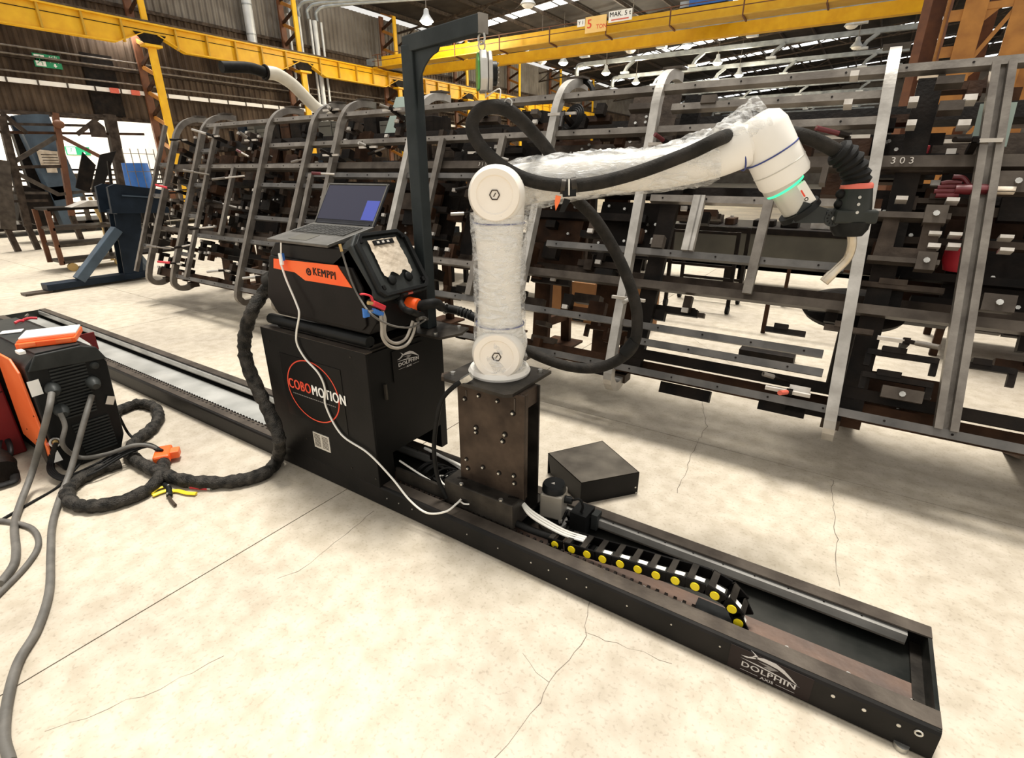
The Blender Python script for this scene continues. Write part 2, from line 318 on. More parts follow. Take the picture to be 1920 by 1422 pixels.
def rz(x): return 9.2 + .08 * (x - WX)
RX = np.array([1, 0, .08]); RX /= np.linalg.norm(RX); RN = np.cross(np.array([0, 1, 0]), RX)
mb = MB(); mb.box(((WX + 14) / 2, 51, rz((WX + 14) / 2) + .25), (38.2, 58, .05), (RX, (0, 1, 0), -RN)); ceil = struct(mb.build('ceiling', 'roof_sheet'))
for i in range(20):
    x = WX + 1 + i * 1.95; MB().bx(x, x + .09, 22, 80, rz(x) - .0, rz(x) + .17).build('purlin', 'jig_mid', ceil)
for Y in (29.5, 37.2, 45, 52.5, 60, 67, 74):
    for i in range(24):
        x = WX + 2.0 + i * 1.32
        c = (x, Y, rz(x) + .2); MB().box(c, (1.16, .95, .03), (RX, (0, 1, 0), RN)).build('skylight_panel', 'skylight', ceil)
for Y in (25.5, 33.5, 41.2, 48.8, 56.3, 63.5):
    mb = MB(); mb.bar((WX, Y, rz(WX) - .35), (14, Y, rz(14) - .35), .09, .09); mb.bar((WX, Y, rz(WX) - .95), (14, Y, rz(14) - .95), .08, .08)
    for i in range(14):
        x = WX + i * 2.6; mb.bar((x, Y, rz(x) - .95), (x + 1.3, Y, rz(x + 1.3) - .35), .05, .05); mb.bar((x + 1.3, Y, rz(x + 1.3) - .35), (x + 2.6, Y, rz(x + 2.6) - .95), .05, .05)
    mb.build('roof_truss', 'jig_mid', ceil)

# lattice columns carrying the runway
GX = -23.2
def column(y, lab):
    t = thing('crane_column', lab, 'column', (GX, y, 0), 'lattice columns along the left wall')
    MB().bx(GX - .05, GX + .05, y - .13, y + .13, 0, 5.78).build('front_flange', 'crane_yellow', t)
    MB().bx(GX - 1.1, GX - 1.0, y - .13, y + .13, 0, 9.3).build('rear_flange', 'rust_brown', t)
    MB().bx(GX - .12, GX - .04, y - .10, y + .10, 6.6, 9.2).build('upper_flange', 'crane_yellow', t)
    z = .2
    while z < 8.9:
        if not (5.6 < z < 6.6):
            MB().bar((GX - 1.0, y, z), (GX - .08, y, z + .4), .05, .14).build('lattice_bar', 'jig_rust', t)
            MB().bar((GX - .08, y, z + .45), (GX - 1.0, y, z + .8), .05, .14).build('lattice_bar', 'column_orange', t)
        z += .85
    MB().bx(GX - .2, GX + .2, y - .3, y + .3, 5.78, 5.86).build('cap_plate', 'crane_yellow', t)
    MB().prism([(-.55, 6.2), (.55, 6.2), (.25, 5.86), (-.25, 5.86)], (GX + .06, y, 0), (0, 1, 0), (0, 0, 1), .03).build('bracket', 'jig_dark', t)
nm = ['behind the left stack of frames', 'just left of the arched frame ends', 'behind the white curved duct', 'left of the dark gantry post', 'beyond the crane end, right of the gantry post', 'far along the wall', 'farther along the wall', 'near the end of the runway', 'last of the row']
for y, n in zip(CY, nm):
    if y > 3: column(y, 'yellow and rust lattice steel column under the runway beam, ' + n)
# runway beam
rw = thing('runway_beam', 'long yellow crane runway beam with stiffeners along the left wall', 'beam', (GX, -1.6, 5.86))
for a, b in zip(CY[:-1], CY[1:]):
    if a > 46: break
    poly = [(a + .25, 6.2), (a + 1.15, 5.78), (b - 1.15, 5.78), (b - .25, 6.2), (b + .25, 6.2), (b + .25, 6.5), (a + .25, 6.5)]
    MB().prism(poly, (GX, 0, 0), (0, 1, 0), (0, 0, 1), .03).build('web', 'crane_yellow', rw)
    MB().bx(GX - .12, GX + .15, a + 1.15, b - 1.15, 5.75, 5.79).build('bottom_flange', 'crane_yellow', rw)
    MB().bar((GX + .01, a + .25, 6.19), (GX + .01, a + 1.16, 5.77), .27, .03).build('bottom_flange', 'crane_yellow', rw)
    MB().bar((GX + .01, b - 1.16, 5.77), (GX + .01, b - .25, 6.19), .27, .03).build('bottom_flange', 'crane_yellow', rw)
    for k in range(5):
        y = a + .9 + k * (b - a - 1.8) / 4; MB().bx(GX + .03, GX + .15, y - .03, y + .03, 5.8, 6.48).build('stiffener', 'crane_yellow2', rw)
MB().bx(GX - .14, GX + .17, -1.6, 45, 6.48, 6.53).build('top_flange', 'crane_yellow', rw)
MB().bx(GX - .03, GX + .05, -1.6, 45, 6.53, 6.62).build('crane_rail', 'lip', rw)
MB().bx(GX + .03, GX + .05, -1.6, 45, 6.28, 6.30).build('conductor_line', 'jig_dark', rw)
# services on the wall
cb = MB().bx(WX + .28, WX + .34, -4, 45, 4.28, 4.42).build('crash_rail', 'white'); tag(cb, 'long white painted rail running along the dark corrugated wall', 'rail')
for k in range(26):
    y = -2 + k * .82; MB().bx(WX + .34, WX + .36, y, y + .05, 4.27, 4.43).build('rail_bracket', 'lip', cb)
for y in (9.95, 10.65): MB().bx(WX + .36, WX + .42, y, y + .28, 4.25, 4.42).build('red_marker', 'salmon', cb)
for i, (z0, z1, w) in enumerate(((4.62, 4.62, 'lower'), (5.12, 5.12, 'middle'), (5.35, 5.35, 'upper'))):
    c = MB().cyl((WX + .3, -4, z0), (WX + .3, 45, z1), .03, n=8).build('wall_conduit', 'steel'); tag(c, w + ' thin steel conduit along the left corrugated wall', 'pipe')
d = MB().cyl((WX + .35, 16.05, 6.4), (WX + .35, 16.05, 9.6), .2, n=18).build('ventilation_duct', 'duct')
for z in (7.1, 8.2, 9.2): MB().cyl((WX + .35, 16.05, z), (WX + .35, 16.05, z + .05), .215, n=18).build('duct_collar', 'galv', d)
tag(d, 'thick vertical galvanised duct on the wall above the yellow runway beam', 'duct')
for px, w in ((546, 'leftmost'), (566, 'second from left'), (586, 'third from left'), (594, 'fourth from left, the thickest'), (606, 'rightmost')):
    p = onx(px, 80, WX + .3); c = MB().cyl((WX + .3, p[1], 3.6), (WX + .3, p[1], 8.3), .12 if 'thick' in w else .06, n=12)
    c = c.build('wall_pipe', 'duct'); tag(c, w + ' of the upright pipes on the wall above the runway', 'pipe', 'upright wall pipes')
mb = MB()
for k in range(4): mb.tube([(WX + .3, 18.2 + k * .5, 8.3), (WX + .3, 18.3 + k * .5, 8.75), (WX + 1.2, 18.9 + k * .5, 9.0), (WX + 6, 22.5 + k * .3, 9.3)], .07, 8, 5)
tag(mb.build('roof_pipes', 'galv'), 'bundle of galvanised pipes bending from the wall up under the roof', 'pipes')
# curved flexible duct
P = [onx(*q, -9.0) for q in ((497, 136), (520, 140), (548, 158), (572, 182), (596, 204), (624, 216))]
d = MB().tube(P, .105, 14, 8).build('curved_duct', 'cream_duct'); tag(d, 'off-white curved extraction duct arching above the arched frames', 'duct')
MB().ring(P[0], P[1] - P[0], .105, .02).build('duct_rim', 'jig_dark', d)
MB().tube([P[0] + np.array([0, -.75, -.02]), P[0] + np.array([0, -.3, .03]), P[0]], .085, 10, 6).build('black_boot', 'rubber', d)
MB().bar(P[-1], P[-1] + np.array([0, .9, -.1]), .08, .08).build('support_arm', 'jig_dark', d)
MB().bar(P[-1] + np.array([0, .9, 0]), np.array([P[-1][0], P[-1][1] + .9, 0]), .1, .1, (0, 1, 0)).build('support_post', 'jig_dark', d)
# exit signs
def exit_sign(c, w, h, U, lab, full=True):
    U = nrm(U); N = np.cross(U, (0, 0, 1)); t = thing('exit_sign', lab, 'sign', V3(c) - np.array([0, 0, h / 2]))
    MB().box(c, (w, h, .03), (U, (0, 0, 1), N)).build('sign_panel', 'sign_green', t)
    f = V3(c) + N * .017; Z = np.array([0, 0, 1.0])
    MB().box(f - U * w * .27, (w * .36, h * .84, .006), (U, Z, N)).build('door_pictogram', 'white', t)
    g = f - U * w * .27 + N * .005; mb = MB(); q = h
    mb.ball(g + Z * q * .27 + U * q * .03, q * .07, 8)
    for a, b, r in (((0, .18), (-.05, -.05), .06), ((-.05, -.05), (.12, -.15), .045), ((.12, -.15), (.10, -.36), .04), ((-.05, -.05), (-.18, -.22), .045), ((-.18, -.22), (-.34, -.26), .035), ((.02, .15), (.2, .1), .03), ((.2, .1), (.26, 0), .03), ((-.02, .15), (-.2, .12), .03), ((-.2, .12), (-.24, -.02), .03)):
        mb.bar(g + (U * a[0] + Z * a[1]) * q, g + (U * b[0] + Z * b[1]) * q, r * q, .01, N)
    mb.build('running_figure', 'sign_green', t)
    if full:
        text('ACİL', h * .26, f + U * w * .24 + Z * h * .3, U, Z, 'white', t, 'lettering', .03); text('ÇIKIŞ', h * .26, f + U * w * .24 + Z * h * .04, U, Z, 'white', t, 'lettering', .03)
    MB().prism([(-.06, .02), (.06, .02), (.06, -.12), (.15, -.12), (0, -.28), (-.15, -.12), (-.06, -.12)], f + U * w * .24 - Z * h * .16, U * h, Z * h, .004).build('arrow', 'white', t)
exit_sign(onx(89, 115, WX + .1), .76, .40, (0, 1, 0), 'green and white ACIL CIKIS exit sign with running figure on left wall')
exit_sign(onx(146, 283, -29.97), .9, .34, (0, 1, 0), 'small green exit sign low on the bright wall beyond the opening', False)

# bridge crane
cr = thing('bridge_crane', 'yellow double-girder overhead bridge crane spanning the hall with a walkway', 'crane', (-11.5, 23.4, 6.4))
MB().bx(-22.9, .6, 22.4, 22.75, 6.57, 7.10).build('near_girder', 'crane_yellow', cr); MB().bx(-22.9, .6, 24.2, 24.55, 6.42, 6.83).build('far_girder', 'crane_yellow', cr)
MB().bx(-22.9, .6, 22.4 - .02, 22.77, 6.55, 6.58).build('girder_flange', 'crane_yellow2', cr)
MB().bx(-22.9, .6, 21.75, 22.4, 6.50, 6.53).build('walkway', 'crane_yellow2', cr)
for z in (6.78, 7.05): MB().bar((-22.9, 21.75, z), (.6, 21.75, z), .025, .025).build('handrail', 'rust_brown', cr)
for i in range(10):
    x = -22.5 + i * 2.5; MB().bx(x - .02, x + .02, 21.73, 21.77, 6.5, 7.06).build('rail_post', 'rust_brown', cr); MB().bar((x, 21.75, 6.5), (x, 22.4, 6.44), .05, .06).build('walkway_bracket', 'rust_brown', cr)
MB().bx(-23.5, -22.9, 21.9, 24.9, 6.62, 6.95).build('end_truck', 'galv', cr)
for y in (22.1, 24.6): MB().cyl((-23.3, y, 6.78), (-23.1, y, 6.78), .17).build('wheel', 'jig_dark', cr)
p = ony(1335, 6, 23.4)
MB().bx(p[0] - .7, p[0] + .6, 22.9, 24.0, 7.15, 7.65).build('hoist_body', 'blue', cr); MB().bx(p[0] - 1.1, p[0] - .7, 23.1, 23.8, 7.15, 7.5).build('hoist_drum', 'galv', cr); MB().bx(p[0] - .9, p[0] + .8, 22.5, 24.4, 7.10, 7.16).build('trolley', 'jig_dark', cr)
def plate(px0, px1, z0, z1, mat, name='sign_plate'):
    a = ony(px0, 50, 21.7)[0]; b = ony(px1, 50, 21.7)[0]; MB().bx(a, b, 21.66, 21.69, z0, z1).build(name, mat, cr); return np.array([(a + b) / 2, 21.655, (z0 + z1) / 2]), b - a
MD['sign_yellow'] = None; SPEC['sign_yellow'] = ('#f3c878', '#f7d288', 3, .5, 0, 0); del MD['sign_yellow']
c, w = plate(1098, 1137, 6.60, 7.14, 'sign_yellow'); text('5', .42, c + np.array([-.26, 0, .02]), (1, 0, 0), (0, 0, 1), 'orange_red', cr, bold=.02); text('TON', .2, c + np.array([.25, 0, -.1]), (1, 0, 0), (0, 0, 1), 'orange_red', cr)
c, w = plate(1141, 1184, 6.84, 7.2, 'white'); text('MAK. 5 t', .22, c + np.array([0, 0, .06]), (1, 0, 0), (0, 0, 1), 'jig_dark', cr, bold=.01)
MB().bx(c[0] - .35, c[0] + .35, 21.65, 21.66, c[2] - .13, c[2] - .09).build('sign_line', 'salmon', cr)
c, w = plate(1083, 1097, 6.86, 7.10, 'white'); text('Y 1', .17, c, (1, 0, 0), (0, 0, 1), 'jig_dark', cr)

# galvanised service beams under the roof, one per bay
W_ = ['nearest, above the bridge crane', 'second from the camera, just under the crane', 'third from the camera', 'fourth from the camera', 'fifth from the camera', 'sixth from the camera', 'seventh from the camera', 'eighth from the camera', 'ninth from the camera', 'farthest']
for i, Y in enumerate((30, 36, 42, 48, 54, 60, 66.2, 72.4, 77)):
    x1 = ony(1728 - i * 7, 60, Y)[0]
    t = thing('service_beam', 'galvanised horizontal duct beam below the roof, ' + W_[i], 'beam', (-9, Y, 8.0), 'galvanised beams under the roof')
    MB().bx(-18.0, x1, Y - .12, Y + .12, 8.05, 8.28).build('duct', 'galv', t)
    MB().tube([(-18.0, Y, 8.16), (-18.4, Y, 8.1), (-18.5, Y, 7.8), (-18.5, Y, 7.5)], .14, 10, 6).build('elbow', 'galv', t)
    for k in range(4):
        x = x1 - 1.6 - k * 4.3
        b = MB().sweep([(x, Y - .14, 8.05), (x - .45, Y - .16, 7.72), (x - .6, Y - .16, 7.45)], .22, .16, (0, 1, 0)).build('outlet_branch', 'galv', t)
        MB().box((x - .6, Y - .16, 7.42), (.5, .3, .1)).build('nozzle', 'duct', b)
# high-bay lamps
def lamp(p, lit, lab):
    t = thing('high_bay_lamp', lab, 'lamp', p, 'high-bay lamps'); p = V3(p)
    MB().lathe([(.06, .45), (.1, .42), (.12, .25), (.3, .0), (.28, -.02)], p, (0, 0, 1), 18).build('reflector', 'duct', t)
    MB().cyl(p + [0, 0, .45], [p[0], p[1], rz(p[0]) + .24], .02, n=6).build('drop_rod', 'steel', t)
    MB().ball(p + [0, 0, -.02], .24, 12, (1, 1, .5)).build('bulb_face', 'lamp_glow' if lit else 'white', t)
for px, py, lit, w in ((800, 40, 1, 'glowing beside the gantry arm'), (1056, 118, 1, 'glowing under the crane left of centre'), (1136, 137, 1, 'glowing, second under the crane'), (1192, 155, 1, 'glowing, lowest left one'), (1288, 86, 1, 'brightest glow right under the crane girder'), (1345, 118, 1, 'glowing between two galvanised beams'), (1385, 141, 1, 'glowing just above the bright top rail'), (990, 8, 0, 'unlit at the top edge of view'), (1182, 95, 0, 'unlit just below the crane girder'), (1016, 116, 0, 'unlit at the left under the crane'), (1597, 48, 0, 'unlit near the top of the far row'), (1606, 88, 0, 'unlit below another one at right')):
    p = onz(px, py, 7.5); lamp(p, lit, 'bell-shaped high-bay lamp, ' + w)
    if lit:
        l = bpy.data.lights.new('high_bay_light', 'POINT'); l.energy = 500; l.shadow_soft_size = .3; l.color = (1, .88, .66)
        o = bpy.data.objects.new('high_bay_light', l); COL.objects.link(o); o.location = V3(p) - [0, 0, .5]

# tall orange lattice mast at the right
t = thing('lattice_mast', 'tall orange-ochre double lattice steel mast behind the right end of frames', 'column', (1.1, 20, 0))
MB().bx(.02, .22, 19.9, 20.3, 0, 11).build('rear_leg', 'rust_brown', t); MB().bx(.55, .62, 19.9, 20.5, 0, 11).build('side_leg', 'column_orange', t)
MB().bx(.92, 1.40, 19.75, 19.85, 0, 11).build('main_leg', 'column_orange', t); MB().bx(1.9, 2.4, 19.75, 19.85, 0, 11).build('right_leg', 'column_orange', t); MB().bx(.62, .68, 19.85, 20.7, 0, 11).build('web_plate', 'rust_brown', t)
for k in range(13): z = .3 + k * .82; MB().bx(.66, .98, 19.83, 19.85, z, z + .26).build('batten_plate', 'column_orange', t)
for k in range(8):
    z = .4 + k * 1.25; MB().bx(1.36, 1.95, 19.77, 19.83, z, z + .16).build('cross_plate', 'column_orange', t)
    MB().bar((1.36, 19.8, z + .16), (1.95, 19.8, z + 1.2), .05, .1).build('diagonal', 'column_orange' if k % 2 else 'jig_mid', t)
    MB().prism([(0, 0), (.3, 0), (0, -.28)], (1.36, 19.82, z), (1, 0, 0), (0, 0, 1), .03).build('gusset', 'column_orange', t)
MB().bx(.22, .55, 20.6, 20.7, 0, 11).build('back_plate', 'rust_brown', t); MB().bx(1.5, 1.75, 21.2, 21.3, 0, 11).build('back_plate', 'rust_brown', t); MB().bx(2.4, 2.9, 20.4, 20.6, 0, 11).build('back_plate', 'column_orange', t); MB().bx(.3, .75, 19.6, 19.75, 3.9, 4.15).build('notice_plate', 'paper', t)
# ================================================================== WELDED SIDE FRAME held by its fixture
side = thing('side_frame', 'large welded vehicle side frame of bright steel tubes leaning back on its fixture', 'metal frame', rk(-3, 0, 0) * [1, 1, 0] + [0, 0, .27])
XA = [(-7.45, -7.45), (-6.83, -6.83), (-5.46, -5.5), (-4.8, -4.76), (-4.36, -4.36), (-3.42, -3.4), (-2.0, -2.04), (-1.2, -1.31), (.05, -.07), (1.3, 1.25)]
AX = np.array([1.0, 0, 0])
def arch(x, xt, mat='steel', w=.055):
    pts = [(s, o) for s, o in ((-.01, .26), (-.04, .17), (0, .06), (.16, 0), (.9, 0), (1.7, 0), (1.88, .0), (2.0, .045), (2.06, .13), (2.08, .24), (2.07, .36))]
    P = spline([rk(x + (xt - x) * s / 2.07, s, 0) + np.array([0, o, 0]) for s, o in pts], 5)
    return MB().sweep(P, w, .06, AX).build('pillar', mat, side)
for i, (x, xt) in enumerate(XA):
    arch(x, xt, mat='steel_bright' if x > -3.6 and x < 1 else 'steel')
    p = rk(xt, 2.08, 0) + np.array([0, .24, 0]); MB().box(p + [0, 0, .035], (.13, .12, .014)).build('cap_plate', 'lip', side)
    MB().box(rk(x, -.01, 0) + np.array([0, .26, 0]), (.09, .10, .06)).build('foot_block', 'jig_mid', side)
for x, s0, s1, m in ((-7.78, .1, 2.0, 'steel'), (-6.54, .15, 1.93, 'steel'), (-6.01, .69, 1.45, 'steel'), (-4.64, .62, 1.38, 'steel'), (-3.05, .45, 1.68, 'steel'), (-2.45, .45, 1.68, 'steel'), (-.9, .92, 1.26, 'steel_bright'), (-.5, .7, 1.24, 'steel')):
    MB().sweep([rk(x, s0), rk(x, s1)], .05, .04, AX).build('mullion', m, side)
MB().sweep([rk(-.87, .92), rk(-.87, 1.26)], .03, .04, AX).build('mullion', 'steel_bright', side)
MB().sweep([rk(.51, .16, .03), rk(.385, 1.94, .03)], .09, .01, AX).build('mullion_web', 'steel', side)
for dx in (-.03, .03): MB().sweep([rk(.51 + dx, .16), rk(.385 + dx, 1.94)], .032, .05, AX).build('mullion', 'steel', side)
def rail(s, x0, x1, mat='steel_grey', h=.042, off=0.03):
    r = MB().bar(rk(x0, s, off), rk(x1, s, off), .05, h, LV).build('rail', mat, side)
    mb = MB(); x = x0 + .08
    while x < x1: p = rk(x, s, off - .026); mb.cyl(p, p + LN * -.002, .006, n=6); x += .27
    mb.build('bolt_holes', 'jig_dark', r, kind='stuff')
rail(1.96, -6.83, 2.3, 'steel'); rail(1.83, -1.2, -.06, 'steel'); rail(1.69, -5.45, -.06, 'steel'); rail(1.38, -4.75, -1.9); rail(1.27, -5.5, -4.15)
rail(1.245, -1.2, -.1, 'steel'); rail(.9, -1.88, -.06, 'steel_grey'); rail(.43, -3.2, -.06, 'steel_grey'); rail(.33, -1.1, -.04, 'steel_grey'); rail(.145, -6.83, 2.4, 'steel_grey')
rail(.88, -6.83, -6.54); rail(.66, -6.54, -4.4); rail(1.25, -6.83, -6.54); rail(.42, -6.83, -6.54); rail(.69, -3.42, -2.0, 'steel'); rail(1.66, -6.83, -6.54); rail(.92, -5.48, -4.36); rail(.36, -5.48, -4.6); rail(1.47, -6.83, -4.4, 'steel'); rail(1.1, -7.78, -7.45); rail(1.5, -7.78, -7.45); rail(.45, -7.78, -7.45)
# ---- the fixture behind
jig = thing('welding_fixture', 'long dark rusty welding fixture with clamps, locating blocks and cross beams', 'fixture', (-3, 3.7, 0))
def J(name, mat): return lambda mb, **k: mb.build(name, mat, jig, **k)
for s, x0, x1, o, m, h in ((1.485, -7.0, 2.4, .08, 'lip', .06), (.70, -7.0, 2.4, .07, 'lip', .05), (.79, -7.0, 2.4, .3, 'jig_mid', .055), (1.40, -7.2, 2.4, .34, 'jig_dark', .07), (.17, -7.0, 2.4, .2, 'jig_rust', .10), (1.93, -7.2, 2.4, .45, 'jig_dark', .09), (.26, -1.2, 2.4, .13, 'jig_dark', .06), (1.72, -2.2, 2.4, .38, 'jig_mid', .09)):
    MB().bar(rk(x0 - (.6 if x0 < -6.9 else 0), s, o), rk(x1, s, o), .08, h, LV).build('cross_beam', m, jig)
text('3 0 3', .05, rk(.08, 1.485, .036), AX, LV, 'block', jig, 'chalk_mark'); text('3 1 5', .04, rk(-2.62, 1.485, .036), AX, LV, 'block', jig, 'chalk_mark')
PX = [-7.6, -7.2, -6.7, -6.1, -5.75, -5.2, -4.65, -3.85, -3.0, -2.35, -1.72, -1.1, .12, 1.0, 1.9]
for i, x in enumerate(PX):
    # slotted post plate standing on the floor, with a thinner rear leg
    w = .16 if i % 2 else .20
    top = rk(x, 2.0, .22); y0 = 4.05
    if x > -1.3 and x < 2:
        MB().sweep([rk(x, .15, .12), rk(x, 1.95, .12)], .11, .05, AX).build('post', 'jig_dark', jig)
        if x > 0: MB().sweep([rk(x + .02, .1, .2), [x + .02, y0, 0]], .1, .05, AX).build('post', 'jig_rust', jig)
    else:
        MB().bar((x, y0, 0), (x, top[1] + .25, top[2] - .2), .05, w, (1, 0, 0)).build('post', 'jig_rust', jig)
        MB().bar((x + .05, y0 + .42, 0), (x + .05, top[1] + .5, .95), .05, .09, (1, 0, 0)).build('rear_leg', 'jig_rust', jig)
        MB().bx(x - .12, x + .2, y0 - .05, y0 + .5, 0, .02).build('base_plate', 'jig_rust', jig)
        MB().bar((x, y0, .28), (x + .05, y0 + .42, .28), .06, .08).build('leg_tie', 'jig_rust', jig)
random.seed(11)
def clampset(x, s, o, flip=1, n=2):
    L = random.uniform(.16, .34)
    MB().bar(rk(x, s, o), rk(x + flip * L, s, o), .05, .045, LV).build('cross_arm', random.choice(('jig_dark', 'jig_dark', 'jig_mid', 'jig_rust')), jig)
    for k in range(n):
        xx = x + flip * L * (k + .6) / n; b = MB().box(rk(xx, s + random.choice((-.05, .045)), o - .05), (random.uniform(.03, .07), .05, random.uniform(.05, .1)), (AX, LN, LV)).build('locating_block', random.choice(('jig_dark', 'jig_mid', 'jig_dark', 'jig_rust')), jig)
        if random.random() < .55: MB().box(rk(xx, s + .0, o - .085), (.04, .02, .028), (AX, LN, LV)).build('shim_pad', 'block', b)
for x in PX:
    s = .22
    while s < 1.95:
        dense = (x < -1.3) or (s > .95 and x > -.3) or s < .2 or (x > .9)
        if dense or random.random() < .35:
            clampset(x, s + random.uniform(-.03, .03), .14 + random.uniform(0, .14), random.choice((-1, 1)), random.choice((1, 2, 2)))
        s += random.uniform(.14, .24)
random.seed(31)
for x, s0, s1 in [(a, .35, 1.95) for a in np.arange(-7.7, -1.2, .25)] + [(a, .78, 1.85) for a in np.arange(.15, 2.3, .24)] + [(a, 1.3, 1.8) for a in np.arange(-1.1, .1, .3)]:
    s = s0
    while s < s1:
        if random.random() < .6:
            w = random.uniform(.05, .22); h = random.uniform(.03, .16); o = random.uniform(.1, .5)
            q = MB().box(rk(x + random.uniform(-.1, .1), s, o), (w, random.uniform(.03, .12), h), (AX, LN, LV)).build('bracket', random.choice(('jig_dark', 'jig_dark', 'jig_rust', 'jig_mid')), jig)
        s += random.uniform(.12, .3)
for x0, x1, s0, s1 in ((.2, .75, .8, 1.45), (.8, 1.35, .78, 1.3), (1.4, 2.2, .8, 1.8), (.3, .7, 1.55, 1.75), (-6.9, -6.3, .5, 1.3), (-5.4, -4.9, .45, 1.0), (-4.4, -4.0, .6, 1.5), (-3.7, -3.2, .8, 1.7), (-3.1, -2.6, .75, 1.3), (-2.3, -1.85, .8, 1.35), (-1.75, -1.35, .8, 1.4)):
    MB().box(rk((x0 + x1) / 2, (s0 + s1) / 2, .55), (x1 - x0, .02, s1 - s0), (AX, LN, LV)).build('dark_fill_plate', random.choice(('jig_dark', 'jig_rust')), jig)  # dark plates added to blacken the backdrop behind the fixture
# solid dark plates between posts (drilled mounting plates)
for x0, x1, s0, s1, o, m in ((-7.1, -6.7, .75, 1.75, .35, 'jig_rust'), (-6.2, -5.55, .85, 1.4, .36, 'jig_dark'), (-6.3, -5.9, 1.45, 1.9, .4, 'jig_rust'), (-5.3, -4.95, .3, 1.1, .38, 'jig_dark'), (-5.2, -4.3, 1.2, 1.36, .4, 'jig_rust'), (-4.6, -3.95, .8, 1.25, .4, 'jig_rust'), (-4.5, -4.1, .2, .6, .35, 'jig_dark'), (-3.8, -3.3, .5, 1.6, .42, 'jig_rust'), (-3.15, -2.7, 1.5, 1.9, .3, 'jig_dark'), (-2.95, -2.5, .8, 1.4, .4, 'jig_dark'), (-2.25, -1.8, 1.0, 1.8, .36, 'jig_rust'), (-1.7, -1.2, .95, 1.35, .4, 'jig_dark'), (-1.65, -1.3, 1.5, 2.15, .42, 'jig_mid'),
                         (.0, .35, .95, 1.4, .3, 'jig_dark'), (.4, .85, .8, 1.2, .34, 'jig_dark'), (.9, 1.5, .9, 1.45, .3, 'jig_rust'), (-.2, .25, 1.5, 1.75, .3, 'jig_dark'), (.75, 1.3, 1.55, 1.9, .36, 'jig_dark'), (.1, .6, .2, .42, .34, 'jig_rust')):
    P = rk((x0 + x1) / 2, (s0 + s1) / 2, o); pl = MB().box(P, (x1 - x0, .025, s1 - s0), (AX, LN, LV)).build('mounting_plate', m, jig, bevel=0)
    mb = MB()
    for k in range(int((x1 - x0) * (s1 - s0) * 40) + 3):
        q = rk(random.uniform(x0 + .04, x1 - .04), random.uniform(s0 + .04, s1 - .04), o - .02); mb.cyl(q, q - LN * .02, .011, n=6)
    mb.build('bolt_heads', 'bolt', pl, kind='stuff')
# slotted window bracket, hangers and T clamps at lower right (pixel-surveyed on the leaning plane)
def T(px, py, w, o=.02, mat='jig_dark', hang=True):
    x, s = lean(px, py, o)
    t = MB().bar(rk(x - w / 2, s, o), rk(x + w / 2, s, o), .04, .028, LV).build('clamp_bar', mat, jig)
    MB().box(rk(x - w * .12, s + .022, o), (w * .35, .05, .03), (AX, LN, LV)).build('boss', mat, t)
    if hang:
        for q in (-1, 1): MB().bar(rk(x + q * w * .47, s + .012, o), rk(x + q * w * .47, s - .075, o), .03, .028, AX).build('hanger', mat, t)
T(1690, 668, .29); T(1680, 712, .29); T(1472, 622, .2, .0, 'jig_dark', False); T(1590, 619, .22, 0, 'jig_mid', False); T(1120, 615, .16, .3, 'jig_rust'); T(1850, 690, .2, .06)
T(1690, 540, .35, .1, 'jig_mid', False); T(1300, 590, .14, .2, 'jig_mid', False); T(1780, 380, .3, .15, 'jig_mid', False); T(1700, 320, .3, .1, 'jig_mid', False)
x, s = lean(1700, 450, .05)
fb = MB().prism([(-.13, -.11), (.13, -.11), (.12, .1), (.05, .1), (.05, -.05), (-.05, -.05), (-.05, .1), (-.12, .1)], rk(x, s, .05), AX, LV, .03).build('slotted_bracket', 'jig_mid', jig)
MB().box(rk(x, s - .12, .03), (.3, .07, .025), (AX, LN, LV)).build('ledge', 'lip', fb); MB().box(rk(x, s + .11, .03), (.3, .07, .03), (AX, LN, LV)).build('ledge', 'lip', fb)
for px, py, a, b in ((1753, 405, .09, .09), (1735, 492, .08, .09), (1905, 345, .14, .10), (1870, 570, .12, .08), (1782, 203, .1, .05), (1330, 190, .09, .05), (1205, 203, .17, .04), (1005, 213, .06, .035), (1235, 455, .07, .08), (1780, 155, .11, .04), (1690, 740, .17, .06), (1500, 730, .10, .03), (1520, 395, .06, .06), (1545, 330, .03, .1), (1750, 463, .05, .02), (1787, 463, .05, .02), (1752, 440, .05, .016), (1790, 442, .05, .016), (1885, 447, .05, .016), (1885, 471, .05, .016), (1712, 192, .04, .03), (1708, 235, .04, .03), (1690, 375, .05, .02), (1785, 378, .05, .018), (1818, 188, .05, .03), (1806, 235, .05, .03), (1590, 196, .04, .03), (1602, 143, .04, .03)):
    x, s = lean(px, py, .02); b_ = MB().box(rk(x, s, .02), (a, .06, b), (AX, LN, LV)).build('locating_block', 'block' if b < .035 else 'lip', jig)
    if a > .075 and b > .05: q = rk(x, s, -.01); MB().cyl(q, q - LN * .012, .014, n=8).build('bolt_head', 'bolt', b_)
